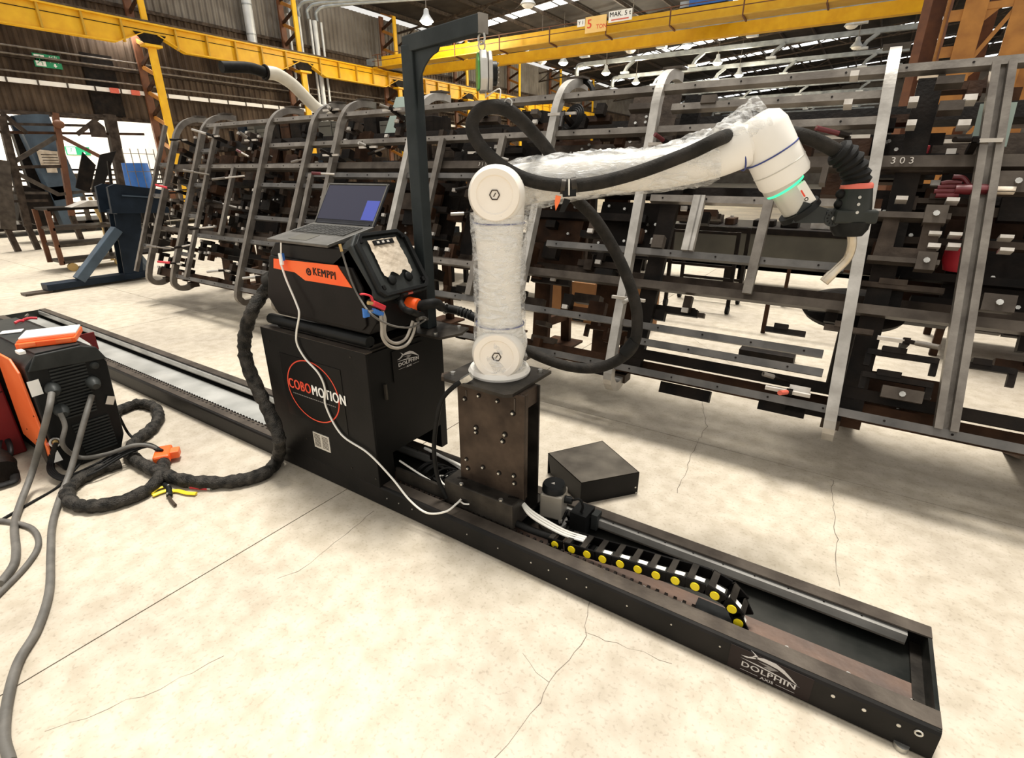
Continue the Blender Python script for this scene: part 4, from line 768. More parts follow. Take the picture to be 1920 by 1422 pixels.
for px, py in ((576, 823), (660, 878), (705, 898), (505, 640), (657, 670)):
    p = ony(px, py, 1.488); MB().cyl([p[0], 1.488, p[2]], [p[0], 1.4855, p[2]], .005, n=8).build('panel_screw', 'dark_steel', cab)
dolphin(onx(766, 678, CX1 + .0045) - X0 * 0, (0, 1, 0), Z, .16, cab, 'sticker_black', .16)
p = onx(722, 735, CX1); MB().bx(CX1, CX1 + .012, p[1] - .006, p[1] + .006, p[2] - .04, p[2] + .04).build('latch', 'dark_steel', cab)
# pedestal
pe = thing('robot_pedestal', 'brown mill-scale steel pedestal with bolts carrying the wrapped robot arm', 'pedestal', (-1.24, 1.7, .1))
MB().bx(-1.435, -1.045, 1.588, 1.70, .105, .238).build('base_channel', 'dark_steel', pe, .006)
MB().bx(-1.43, -1.05, 1.70, 1.90, .10, .118).build('carriage_plate', 'dark_steel', pe)
MB().bx(-1.385, -1.03, 1.655, 1.665, .236, .74).build('front_plate', 'scale_steel', pe, .002)
MB().bx(-1.385, -1.04, 1.79, 1.80, .118, .74).build('rear_plate', 'dark_steel', pe); MB().bx(-1.375, -1.05, 1.665, 1.79, .66, .74).build('top_box', 'scale_steel', pe); MB().bx(-1.33, -1.10, 1.68, 1.79, .118, .66).build('core', 'jig_dark', pe)
MB().bx(-1.035, -1.030, 1.665, 1.685, .236, .74).build('fold', 'scale_steel', pe)
tp = MB().prism([(-1.44, 1.63), (-1.41, 1.60), (-1.09, 1.595), (-1.065, 1.62), (-1.065, 1.94), (-1.44, 1.94)], (0, 0, .742), (1, 0, 0), Y, .014).build('top_plate', 'dark_steel', pe)
for x, y in ((-1.41, 1.66), (-1.10, 1.90), (-1.395, 1.9)): MB().cyl((x, y, .756), (x, y, .768), .012, n=6).build('plate_bolt', 'bolt', tp)
MB().prism([(-1.475, 1.66), (-1.45, 1.625), (-1.36, 1.625), (-1.36, 1.69), (-1.46, 1.69)], (0, 0, .728), (1, 0, 0), Y, .02).build('cable_tab', 'jig_mid', pe)
for px, py, r in ((872, 748, .008), (898, 742, .007), (933, 752, .007), (962, 775, .009), (893, 802, .009), (893, 810, .008), (947, 815, .009), (943, 827, .009), (875, 861, .007), (878, 878, .008), (906, 876, .008), (936, 887, .008), (964, 892, .008), (965, 906, .008)):
    p = ony(px, py, 1.655); b_ = MB().cyl([p[0], 1.655, p[2]], [p[0], 1.6525, p[2]], r * 1.5, n=14).build('bolt_washer', 'jig_dark', pe); MB().cyl([p[0], 1.6525, p[2]], [p[0], 1.645, p[2]], r * .7, n=8).build('bolt_head', 'bolt', b_)
for px, py, dz in ((965, 760, .06), (894, 812, .02), (945, 822, .03), (874, 738, .03)):
    p = ony(px, py, 1.654); MB().bx(p[0] - .003, p[0] + .003, 1.6525, 1.656, p[2] - dz / 2, p[2] + dz / 2).build('slot', 'lip', pe)
for px, py in ((865, 909), (939, 939)): p = onz(px, py, .238); MB().cyl([p[0], p[1], .238], [p[0], p[1], .246], .010, n=6).build('channel_bolt', 'bolt', pe)
for px, py in ((867, 897), (963, 933)): p = onz(px, py, .239); MB().box([p[0], p[1], .2385], (.05, .012, .002), (nrm((1, .3, 0)), nrm((-.3, 1, 0)), Z)).build('slot', 'jig_dark', pe)
p = ony(872, 944, 1.586); MB().ring([p[0], 1.587, p[2]], Y, .018, .003, 20, 6).build('cable_port', 'rubber', pe); MB().cyl([p[0], 1.5875, p[2]], [p[0], 1.5865, p[2]], .017, n=18).build('cable_port', 'jig_dark', pe)
cbm = MB().bx(-1.775, -1.436, 1.602, 1.618, .108, .178).build('tie_beam', 'dark_steel', pe)
MB().bx(-1.775, -1.4, 1.86, 1.90, .10, .15).build('rear_tie', 'dark_steel', pe)
# motor
mo = thing('servo_motor', 'square grey servo motor with black round cap at the foot of the pedestal', 'motor', (-.955, 1.80, .036))
u = nrm((1, .22, 0)); v = np.array([-u[1], u[0], 0])
MB().box((-.955, 1.80, .175), (.105, .105, .125), (u, v, Z)).build('housing', 'motor_grey', mo, .008)
for a in (-1, 1):
    for b in (-1, 1): q = V3((-.955, 1.80, 0)) + u * a * .047 + v * b * .047; MB().cyl([q[0], q[1], .100], [q[0], q[1], .116], .010, n=8).build('corner_bolt', 'bolt', mo)
MB().lathe([(0, .276), (.048, .276), (.054, .268), (.056, .24), (.0, .24)], (-.955, 1.80, 0), Z, 24).build('encoder_cap', 'plastic_dark', mo); MB().prism([(-.009, -.008), (.009, -.008), (0, .009)], (-.955, 1.795, .2765), (1, 0, 0), Y, .001).build('warning_mark', 'block', mo)
MB().box((-.955, 1.80, .098), (.112, .112, .014), (u, v, Z)).build('flange_gasket', 'rubber', mo); MB().lathe([(0, .04), (.06, .04), (.068, .06), (.068, .075), (.05, .085), (.05, .093), (0, .093)], (-.955, 1.80, 0), Z, 28).build('gearbox', 'chrome', mo)
q = V3((-.955, 1.80, .2)) + u * .052; MB().cyl(q, q + u * .035, .018, n=12).build('connector', 'plastic_dark', mo)
MB().tube([q + u * .03, q + u * .07 + Z * .015, q + u * .085 - Z * .03, q + u * .05 - Z * .10, q - Z * .13], .006, 8, 6).build('motor_lead', 'rubber', mo)
mb = MB().bx(-.87, -.79, 1.80, 1.90, .05, .15); mb.build('bearing_block', 'plastic_dark', mo); MB().bx(-.785, -.755, 1.85, 1.9, .06, .14).build('wiper', 'plastic_grey', mo)
MB().bx(-1.04, -.85, 1.70, 1.76, .037, .045).build('mount_strip', 'jig_mid', mo)
# cable chain
pts = [(1042, 1020), (1073, 1029), (1102, 1038), (1131, 1047), (1164, 1056), (1197, 1066), (1231, 1077), (1267, 1087), (1304, 1098), (1341, 1115), (1373, 1140), (1385, 1166)]
CYN = 1.605
P = [ony(a, b, CYN) for a, b in pts]
ch = thing('cable_chain', 'black cable drag chain with yellow round caps curving down onto the bed', 'cable chain', (P[5][0], CYN + .05, .036))
for i, p in enumerate(P):
    t = nrm(P[min(i + 1, len(P) - 1)] - P[max(i - 1, 0)]) if i < 11 else nrm(P[11] - P[10]); nn = nrm(np.cross(t, Y)); nn = nn if nn[2] > 0 else -nn; L = .072; w = .088; h = .042
    mb = MB()
    for k in (0, w): mb.box(p + Y * k, (L, .008, h), (t, Y, nn))
    mb.box(p + Y * w / 2 - nn * (h / 2 - .003) - t * .012, (.026, w, .006), (t, Y, nn))
    mb.cyl(p + t * .0 - Y * .006, p + Y * .001, .022, n=16)
    l = mb.build('chain_link', 'sticker_black', ch); MB().box(p + Y * w / 2 + nn * (h / 2 - .002) - t * .022, (.024, w * .98, .006), (t, Y, nn)).build('cross_bar', 'dark_steel', l); MB().cyl(p - Y * .010, p - Y * .0062, .0165, n=20).build('yellow_cap', 'yellow_cap', l)
    if i > 2: MB().box(p + Y * .03 + nn * .004, (.05, .02, .012), (t, Y, nn)).build('white_lead', 'white_cable', l)
MB().bar([P[11][0] - .01, CYN + .055, .045], [P[11][0] - .16, CYN + .055, .045], .1, .015).build('chain_end', 'plastic_dark', ch)
MB().tube([P[0] + [-.03, .03, .0], P[0] + [-.14, .02, .0], P[0] + [-.22, .02, .005]], .016, 10, 4).build('inlet_sleeve', 'rubber', ch)
c_ = MB()
for d in (0, .014, .028): c_.tube([(-1.06, 1.68 + d * .3, .2), (-.98, 1.64 + d, .18), P[0] + [.0, .04 + d, .028], P[1] + [.03, .045 + d, .02]], .006, 8, 8)
tag(c_.build('chain_leads', 'white_cable'), 'bundle of white leads running from the carriage into the cable chain', 'cable')

# ================================================================== GANTRY POST + BALANCER
gp = thing('gantry_post', 'tall dark grey square-tube gantry post with an arm standing on the cabinet', 'post', (-1.80, 1.94, .834))
MB().prism([(-.14, -.12), (.15, -.12), (.19, .0), (.16, .10), (-.14, .10)], (-1.78, 1.95, .832), (1, 0, 0), Y, .012).build('base_plate', 'dark_steel', gp)
MB().bx(-1.835, -1.77, 1.91, 1.975, .844, 2.10).build('upright', 'post_paint', gp, .005)
d = nrm((.445, -.10, 0)); A0 = V3((-1.83, 1.943, 2.103)); A1 = A0 + d * .505
MB().bar(A0, A1, .045, .062).build('arm', 'post_paint', gp, .004); MB().bar(A1 - d * .004, A1 + d * .006, .043, .064).build('end_cap', 'steel', gp)
sd = np.cross(Z, d)
gpoly = [(0.06, 0), (.24, 0)] + [(.24 - .17 * math.sin(t), -.0 - .17 * (1 - math.cos(t)) - .02) for t in np.linspace(0.1, 1.5, 8)] + [(.06, -.24)]
MB().prism(gpoly, A0 - Z * .032 - sd * -.004, d, Z, .008).build('gusset', 'post_paint', gp)
for a, b in ((-1.88, 1.88), (-1.68, 1.86), (-1.66, 2.02)): MB().cyl((a, b, .844), (a, b, .854), .011, n=6).build('base_bolt', 'bolt', gp)
ba = thing('spring_balancer', 'silver and green spring tool balancer hanging from the gantry arm', 'balancer', A1 - Z * .22)
H0 = A1 - d * .008 - Z * .031
MB().ring(H0 - Z * .014, sd, .018, .004, 20, 6).build('eye_bolt', 'bolt', ba); MB().ring(H0 - Z * .038, d, .016, .0035, 20, 6).build('top_hook', 'neck', ba)
ax = nrm(Rv * .95 + FW * [1, 1, 0] * .15); c = H0 - Z * .128 + ax * .012; hx = np.cross(Z, ax)
oc = [(a * .84, b * .84) for a, b in ((-.03, .088), (.03, .088), (.062, .045), (.066, -.03), (.04, -.078), (-.04, -.078), (-.066, -.03), (-.062, .045))]
MB().prism(oc, c - ax * .024, hx, Z, .03).build('case', 'chrome', ba, .006); MB().prism([(a * .95, b * .95) for a, b in oc], c + ax * .008, hx, Z, .016).build('case_half', 'steel_bright', ba, .004)
MB().prism([(a * .9, b * .88) for a, b in oc], c - ax * .033, hx, Z, .009).build('green_cover', 'green_case', ba, .003)
MB().cyl(c + ax * .024, c + ax * .042, .042, n=20).build('spring_drum', 'plastic_dark', ba)
for k in range(5): MB().box(c + ax * .047 + Z * (.032 - k * .016), (.004, .07 - abs(k - 2) * .012, .004), (ax, hx, Z)).build('drum_rib', 'block', ba)
MB().ring(c - Z * .072, ax, .01, .003, 14, 6).build('lower_guide', 'neck', ba)
def rp(px, py, off=0.0):
    return onpl(px, py, RE - RNN * off, RNN)
RNN = np.array([math.sin(math.radians(27)), -math.cos(math.radians(27)), 0]); RE = np.array([-1.25, 1.80, 1.51]); RD = np.array([RNN[1] * -1, RNN[0], 0]); RD = RD if RD[0] > 0 else -RD
hk = rp(937, 200, .03)
MB().tube([c - Z * .08, hk + Z * .06, hk + Z * .02], .0025, 6, 4).build('steel_cord', 'white_cable', ba)
MB().ring(rp(953, 193, .02), RNN, .014, .003, 14, 6).build('carabiner', 'bolt', ba); MB().tube([rp(936, 192, .02), rp(946, 196, .02), rp(951, 204, .02)], .003, 6, 4).build('tie_cord', 'white_cable', ba)

# ================================================================== ROBOT ARM
ra = thing('welding_robot', 'white six-axis robot arm wrapped in crumpled clear stretch film', 'robot', (-1.26, 1.80, .757))
MB().lathe([(0, .0), (.135, .0), (.14, .012), (.13, .03), (.0, .03)], (-1.255, 1.80, .757), Z, 40).build('base_flange', 'robot_white', ra)
JC = np.array([-1.25, 1.80, 0])
def drum(z, r, back, front, name):
    c = JC + Z * z
    o = MB().lathe([(0, -back), (r * .96, -back), (r, -back + .02), (r, front - .03), (r * .93, front - .006), (r * .9, front), (0, front)], c, RNN, 40).build(name, 'robot_white', ra)
    MB().lathe([(0, front + .004), (r * .62, front + .004), (r * .66, front + .010), (r * .86, front + .010), (r * .9, front + .002), (r * .9, front - .01)], c, RNN, 40).build('joint_cap', 'robot_cap', o)
    f = c + RNN * (front + .006); mb = MB()
    for k in range(6):
        a = math.pi / 3 * k; b = a + math.pi / 3; mb.bar(f + (RD * math.cos(a) + Z * math.sin(a)) * .019, f + (RD * math.cos(b) + Z * math.sin(b)) * .019, .0035, .003, RNN)
    mb.bar(f + RD * -.004 - Z * .007, f + RD * .004 + Z * .007, .003, .003, RNN)
    mb.build('hexagon_mark', 'jig_mid', o); return o
drum(.868, .112, .13, .11, 'shoulder_housing'); drum(1.515, .108, .19, .11, 'elbow_housing')
MB().lathe([(.105, .785), (.105, .88)], (-1.255, 1.80, 0), Z, 32).build('base_column', 'robot_white', ra)
MB().tube([JC + Z * z for z in (.88, 1.0, 1.15, 1.3, 1.5)], lambda t: .096 + .008 * math.cos(t * 6), 32, 6).build('upper_arm', 'robot_white', ra)
for z in (.985, 1.405):
    MB().ring(JC + Z * z, Z, .1045, .003, 40, 6).build('blue_mark', 'blue_mark', ra)
def wrap(path, rad, name, n=46, res=14, amp=.006, seed=1):
    random.seed(seed); P = spline(path, res); N = len(P); d0 = nrm(P[1] - P[0]); _, a, b = frame(d0); vs = []
    ph = [(random.uniform(0, 6.28), random.randint(2, 9), random.uniform(2, 14)) for _ in range(9)]
    for i, p in enumerate(P):
        t = nrm(P[min(i + 1, N - 1)] - P[max(i - 1, 0)]); a = nrm(a - t * np.dot(a, t)); b = np.cross(t, a); u = i / (N - 1)
        for k in range(n):
            th = 2 * math.pi * k / n; w = sum(math.sin(f * th + q * u * 6 + h) for h, f, q in ph) / 3
            vs.append(p + (a * math.cos(th) + b * math.sin(th)) * (rad(u) + amp * w + random.uniform(-1, 1) * amp * .35))
    mb = MB(); mb.add(vs, [(i * n + k, i * n + (k + 1) % n, (i + 1) * n + (k + 1) % n, (i + 1) * n + k) for i in range(N - 1) for k in range(n)], True); return mb.build(name, 'film', ra)
wrap([JC + Z * z for z in (.80, .92, 1.05, 1.2, 1.33, 1.44)], lambda u: .119 - .010 * math.sin(u * 3), 'stretch_film', res=10, amp=.0035, seed=2)
# forearm (behind the elbow plane)
o_ = .13
FA = [rp(935, 357, o_), rp(1000, 343, o_), rp(1100, 330, o_), rp(1230, 318, o_), rp(1330, 297, o_), rp(1395, 270, o_)]
MB().tube(FA, lambda t: .088 - .012 * math.sin(t * 3.1), 32, 8).build('forearm', 'robot_white', ra)
d1 = nrm(FA[5] - FA[4]); q = rp(1384, 283, o_); MB().ring(q, d1, .0775, .003, 40, 6).build('blue_mark', 'blue_mark', ra)
MB().cyl(rp(1338, 295, o_), rp(1415, 262, o_), .074, n=32).build('wrist_tube', 'robot_white', ra)
wrap([FA[0], FA[1], FA[2], FA[3], rp(1300, 302, o_), rp(1338, 290, o_)], lambda u: .094 + .009 * math.sin(u * 9) , 'stretch_film', res=14, amp=.0035, seed=5)
wrap([rp(1330, 280, o_), rp(1385, 250, o_), rp(1430, 226, o_)], lambda u: .060 + .035 * u, 'stretch_film', res=10, amp=.004, seed=8)
W0 = rp(1422, 232, o_); W1 = rp(1473, 338, o_); wd = nrm(W1 - W0); WL = np.linalg.norm(W1 - W0)
MB().lathe([(0, -.03), (.05, -.028), (.082, -.008), (.096, .03), (.096, WL * .62), (.097, WL * .93), (.09, WL), (0, WL)], W0, wd, 40).build('wrist_housing', 'robot_white', ra)
MB().ring(rp(1447, 287, o_) , wd, .0975, .003, 40, 6).build('blue_mark', 'blue_mark', ra)
MB().lathe([(.0965, 0), (.0985, .001), (.0985, .003), (.0965, .004)], W0 + wd * WL * .74, wd, 40).build('seam', 'robot_grey', ra)
T0 = rp(1467, 343, o_); T1 = rp(1497, 392, o_); td = nrm(T1 - T0); TL = np.linalg.norm(T1 - T0)
MB().lathe([(0, -.012), (.076, -.012), (.078, .006), (.074, .012), (0, .012)], T0, td, 36).build('flange_step', 'robot_grey', ra)
MB().lathe([(.06, .011), (.072, .012), (.072, .022), (.06, .023)], T0, td, 36).build('led_ring', 'ring_led', ra)
tb = MB().lathe([(0, .01), (.058, .02), (.058, TL - .005), (.052, TL), (0, TL)], T0, td, 36).build('tool_joint', 'robot_grey', ra)
sdv = nrm(RNN - td * np.dot(RNN, td)); side_ = nrm(np.cross(td, sdv)); side_ = side_ if side_[0] > 0 else -side_
fc = T0 + td * TL * .6 + sdv * .048 + side_ * .026; lb = MB().box(fc, (TL * .72, .058, .012), (td, side_, sdv)).build('label_panel', 'robot_white', tb, .003)
MB().ring(fc + td * TL * .16 + sdv * .007, sdv, .006, .0015, 14, 5).build('button', 'jig_mid', lb); MB().box(fc - td * TL * .05 + sdv * .0065, (.03, .006, .001), (td, side_, sdv)).build('printed_mark', 'orange_red', lb)
# bottom cap fringe of film
wrap([JC + Z * .80, JC + Z * .775, JC + Z * .762], lambda u: .108 + .016 * u, 'stretch_film', res=6, amp=.010, seed=12)
wrap([rp(985, 352, .06), rp(990, 395, .06), rp(984, 432, .06)], lambda u: .045 * (1 - u * .7), 'stretch_film', n=24, res=8, amp=.006, seed=14)
wrap([rp(1075, 297, o_), rp(1120, 292, o_), rp(1170, 292, o_), rp(1240, 292, o_)], lambda u: .018 + .01 * u, 'stretch_film', n=20, res=8, amp=.006, seed=15)
# torch bracket
tbk = thing('torch_bracket', 'black tool flange and clamp bracket joining the robot wrist to the torch', 'bracket', T1)
MB().cyl(T1 - td * .002, T1 + td * .02, .078, n=30).build('tool_flange', 'plastic_dark', tbk)
B0 = rp(1505, 402, o_ - .02); B1 = rp(1598, 413, o_ - .02)
MB().bar(B0, B1, .05, .045).build('arm_plate', 'plastic_dark', tbk, .005); MB().prism([(-.05, -.03), (.07, -.03), (.07, .025), (-.02, .05)], B0, RD, Z, .04).build('adapter', 'plastic_grey', tbk)
jc = rp(1560, 409, o_ - .05); dj = MB().cyl(jc, jc + RNN * .012, .032, n=24).build('pivot_disc', 'plastic_grey', tbk)
mb = MB()
for k in range(12): a = k * math.pi / 6; mb.box(jc + RNN * .013 + (RD * math.cos(a) + Z * math.sin(a)) * .022, (.005, .003, .004), (RD * math.cos(a) + Z * math.sin(a), RNN, Z))
mb.build('scale_marks', 'sticker_black', dj); MB().cyl(jc + RNN * .012, jc + RNN * .017, .008, n=12).build('pivot_screw', 'bolt', dj)
# torch
o2 = o_ - .02
tc = thing('welding_torch', 'grey robotic welding torch body with red collar and curved neck', 'torch', rp(1600, 400, o2))
TA = rp(1607, 346, o2); TB = rp(1596, 405, o2); ta = nrm(TB - TA); TLn = np.linalg.norm(TB - TA)
MB().lathe([(0, 0), (.052, 0), (.056, .02), (.064, TLn * .7), (.066, TLn), (0, TLn)], TA, ta, 30).build('body', 'torch_grey', tc)
MB().lathe([(.03, -.006), (.05, -.006), (.055, .0), (.056, .014), (.05, .014)], TA, ta, 30).build('red_collar', 'salmon', tc)
for f in (.3, .62, .95): q = TA + ta * TLn * f - RD * .062 + RNN * .015; MB().ball(q, .017, 10).build('side_knob', 'rubber', tc); 
for f in (.38, .6, .85): q = TA + ta * TLn * f + RNN * (.06 + f * .004) - RD * .012; MB().cyl(q, q + RNN * .003, .006, n=10).build('screw', 'bolt', tc)
MB().bar(TB - RD * .085, TB + RD * .07, .13, .05).build('clamp_ring', 'torch_grey', tc, .008); MB().cyl(TB + RD * .07, TB + RD * .085, .025, n=12).build('clamp_knob', 'plastic_grey', tc)
MB().lathe([(.07, 0), (.066, .03), (.05, .055), (0, .055)], TB + ta * .02, ta, 26).build('nose_cone', 'plastic_dark', tc)
MB().tube([rp(1597, 437, o2), rp(1597, 462, o2), rp(1588, 486, o2), rp(1566, 508, o2), rp(1545, 529, o2)], lambda t: .017 if t < .8 else .02, 14, 6).build('neck', 'neck', tc)
# bellows
BP = spline([rp(1606, 343, o2), rp(1603, 320, o2), rp(1588, 297, o2), rp(1568, 282, o2)], 6); bel = MB()
for k in range(6):
    p = BP[min(1 + int(k * (len(BP) - 1) / 6), len(BP) - 1)]; t = nrm(BP[min(2 + int(k * (len(BP) - 1) / 6), len(BP) - 1)] - BP[max(int(k * (len(BP) - 1) / 6) - 1, 0)])
    bel.lathe([(.02, -.018), (.043, -.014), (.052, 0), (.043, .014), (.02, .018)], p, t, 22)
bel.tube(BP, .034, 14, 1, smooth=False); bel.build('bellows', 'rubber', tc)

# ================================================================== HOSES of the torch
hs = .155 / 6
hose = thing('torch_hose', 'thick dark rubber torch hose looping over the robot arm and hung from balancer', 'hose', rp(1070, 345, -.02))
a_ = [rp(1572, 285, o2), rp(1535, 266, o2), rp(1495, 252, .12), rp(1440, 245, .25), rp(1380, 249, .22)]
MB().tube(a_, hs, 14, 8).build('hose_run', 'hose', hose)
b_ = [rp(1380, 249, .22), rp(1345, 262, .0), rp(1290, 288, -.0), rp(1200, 322, .0), rp(1120, 343, .0), rp(1060, 348, .0), rp(1000, 340, -.01), rp(950, 318, -.01), rp(905, 280, .0), rp(885, 240, .02), rp(897, 210, .03), rp(930, 200, .03), rp(962, 213, .04), rp(1000, 250, .1), rp(1035, 293, .2), rp(1060, 335, .26), rp(1075, 368, .26), rp(1115, 410, .26), rp(1155, 475, .25), rp(1183, 540, .22), rp(1195, 600, .2), rp(1183, 655, .18), rp(1130, 688, .2), rp(1070, 688, .22), rp(1010, 668, .22), rp(960, 640, .24), rp(930, 620, .26)]
MB().tube(b_, hs, 14, 8).build('hose_run', 'hose', hose)
q = rp(1183, 655, .18); MB().tube([rp(1190, 640, .18), rp(1170, 664, .18)], hs * 1.18, 12, 3).build('tape_wrap', 'rubber', hose)
for k, (a, b) in enumerate((((1052, 349), (1060, 350)), ((1072, 348), (1082, 346)))): MB().tube([rp(*a, .0), rp(*b, .0)], hs * 1.15, 14, 2, smooth=False).build('hose_clamp', 'dark_steel', hose)
MB().tube([rp(1067, 336, -.04), rp(1067, 350, -.045), rp(1067, 366, -.03)], .003, 6, 4).build('cable_tie', 'white_cable', hose)
MB().bar(rp(1055, 362, .0), rp(1080, 360, .0), .05, .03).build('holder_foot', 'plastic_dark', hose)
for pts_, m in (([(1042, 366), (1052, 368), (1050, 378), (1042, 395), (1040, 380)], 'orange_paint'), ([(1058, 372), (1070, 375), (1058, 398), (1048, 398)], 'rubber')):
    o = rp(1045, 380, -.01); MB().prism([((lambda w: np.dot(w - o, RD))(rp(a, b, -.01)), (rp(a, b, -.01) - o)[2]) for a, b in pts_], o, RD, Z, .008).build('strap_tail', m, hose)

# ================================================================== WIRE FEEDER
wf = thing('wire_feeder', 'black wire feeder unit with orange side band standing on the cabinet', 'wire feeder', (-2.15, 1.72, .832))
FY0, FY1 = 1.535, 1.88
prof = [(-2.54, 1.0), (-2.47, .905), (-1.79, .905), (-1.735, .97), (-1.735, 1.12), (-1.86, 1.285), (-2.40, 1.275), (-2.45, 1.23), (-2.455, 1.2)]
def xz(prof, y0, y1, name, mat, par, bev=0):
    n = len(prof); mb = MB(); mb.add([(a, y, b) for y in (y0, y1) for a, b in prof], [tuple(range(n)), tuple(range(2 * n - 1, n - 1, -1))] + [(i, n + i, n + (i + 1) % n, (i + 1) % n) for i in range(n)]); return fixn(mb.build(name, mat, par, bev))
xz(prof, FY0, FY1, 'body', 'feeder_black', wf, .008)
xz([(-2.52, 1.0), (-2.46, .925), (-1.82, .925), (-1.79, .95), (-1.79, 1.12), (-1.845, 1.205), (-2.44, 1.212), (-2.45, 1.2)], FY0 - .012, FY0 + .005, 'side_door', 'feeder_black', wf, .004)
B = lambda px, py: tuple(ony(px, py, FY0 - .014)[[0, 2]])
xz([B(513, 485), B(632, 498), B(660, 540), B(572, 526), B(553, 511), B(513, 503)], FY0 - .0145, FY0 - .011, 'orange_band', 'orange', wf)
c = ony(608, 514, FY0 - .0146); text('KEMPPI', .05, c, nrm((1, 0, -.04)), nrm((.04, 0, 1)), 'sticker_brown', wf, bold=.026, fit=.155)
c = ony(579, 510, FY0 - .0146); MB().ring(c, Y, .0145, .0035, 24, 6).build('round_mark', 'sticker_brown', wf); MB().prism([(-.008, .006), (.008, .006), (0, -.008)], c, (1, 0, 0), Z, -.002 if False else .002).build('triangle_mark', 'sticker_brown', wf)
MB().cyl((-2.60, 1.6, 1.05), (-2.53, 1.6, 1.08), .05, n=16).build('rear_boss', 'plastic_dark', wf)
for y in (1.545, 1.83): MB().tube([(-2.56, y, .868), (-2.3, y, .868), (-1.86, y, .868), (-1.80, y, .868)], .028, 10, 2, smooth=False).build('skid_rail', 'plastic_dark', wf)
MB().bx(-2.5, -1.8, 1.54, 1.85, .832, .848).build('skid_plate', 'dark_steel', wf); MB().bx(-2.4, -1.9, 1.6, 1.8, .89, .906).build('skid_bridge', 'dark_steel', wf)
# control head
hc = np.array([-1.79, 1.705, 1.205]); hs_ = nrm((.16, 0, -.26)); hn = nrm((.26, 0, .16))
def octo(L, Wd, c, k=.0): return [(-L / 2 + c, -Wd / 2), (L / 2 - c * .6, -Wd / 2), (L / 2, -Wd / 2 + c * .6), (L / 2, Wd / 2 - c * .6), (L / 2 - c * .6, Wd / 2), (-L / 2 + c, Wd / 2), (-L / 2, Wd / 2 - c), (-L / 2, -Wd / 2 + c)]
hY = Y if np.dot(np.cross(hs_, Y), hn) > 0 else -Y
hd = fixn(MB().prism(octo(.32, .34, .05), hc - hn * .165, hs_, hY, .168).build('control_head', 'plastic_grey', wf, .008))
def fr(mb, L, Wd, t, h, c):
    for k in (-1, 1): mb.box(c + hs_ * k * L / 2, (t, Wd + t, h), (hs_, Y, hn)); mb.box(c + Y * k * Wd / 2, (L + t, t, h), (hs_, Y, hn))
    return mb
oo = octo(.30, .315, .045); oi = octo(.268, .272, .03); mb = MB()
vo = [hc + hs_ * a + hY * b + hn * h for h in (.002, .026) for a, b in oo]; vi = [hc + hs_ * a + hY * b + hn * h for h in (.002, .026) for a, b in oi]
mb.add(vo + vi, [(i, (i + 1) % 8, 8 + (i + 1) % 8, 8 + i) for i in range(8)] + [(16 + i, 24 + i, 24 + (i + 1) % 8, 16 + (i + 1) % 8) for i in range(8)] + [(8 + i, 8 + (i + 1) % 8, 24 + (i + 1) % 8, 24 + i) for i in range(8)]); fixn(mb.build('bezel', 'plastic_dark', wf, .002))
MB().prism(octo(.27, .275, .03), hc + hn * .002, hs_, hY, .004).build('face_plate', 'plastic_grey', hd)
for a in (-.115, .11):
    for b in (-.125, .125): MB().box(hc + hs_ * a + hY * b + hn * .02, (.02, .016, .014), (hs_, hY, hn)).build('corner_clip', 'sticker_black', hd)
random.seed(9); mb = MB(); nx, ny = 14, 12; vs = []
for i in range(nx + 1):
    for j in range(ny + 1):
        vs.append(hc + hs_ * (-.115 + .17 * i / nx + (.012 * math.sin(j * 1.3) if i == nx else 0)) + Y * (-.085 + .175 * j / ny) + hn * (.014 + random.uniform(0, .007)))
mb.add(vs, [(i * (ny + 1) + j, i * (ny + 1) + j + 1, (i + 1) * (ny + 1) + j + 1, (i + 1) * (ny + 1) + j) for i in range(nx) for j in range(ny)], True); mb.build('paper_cover', 'paper', hd)
MB().box(hc - hs_ * .098 + hn * .02, (.022, .12, .006), (hs_, Y, hn)).build('display_strip', 'sticker_black', hd)
for k in range(3): MB().box(hc - hs_ * .098 + hn * .0235 + Y * (-.035 + k * .03), (.01, .014, .002), (hs_, Y, hn)).build('display_icon', 'block', hd)
for y in (-.05, .055): MB().lathe([(.023, 0), (.021, .012), (.015, .016), (0, .016)], hc + hs_ * .08 + Y * y + hn * .006, hn, 22).build('dial', 'plastic_dark', hd)
MB().box(hc + hs_ * .155 + hn * .0 + Y * .03, (.01, .03, .006), (hs_, Y, hn)).build('red_lamp', 'salmon', hd)
# face below with sockets
MB().bx(-1.74, -1.725, 1.56, 1.86, .92, 1.10).build('socket_plate', 'black_paint', wf)
c = onx(775, 573, -1.70); d_ = nrm((1, .25, -.1)); oc_ = MB().lathe([(0, 0), (.036, 0), (.038, .01), (.036, .055), (.026, .06), (0, .06)], c - d_ * .03, d_, 20).build('orange_nut', 'orange', wf); MB().cyl(c - d_ * .06, c - d_ * .03, .03, n=16).build('socket', 'plastic_dark', wf)
for px, py in ((748, 555), (742, 565)): p = onx(px, py, -1.724); MB().cyl(p - [.002, 0, 0], p + [.02, 0, 0], .012, n=12).build('port', 'plastic_dark', wf)
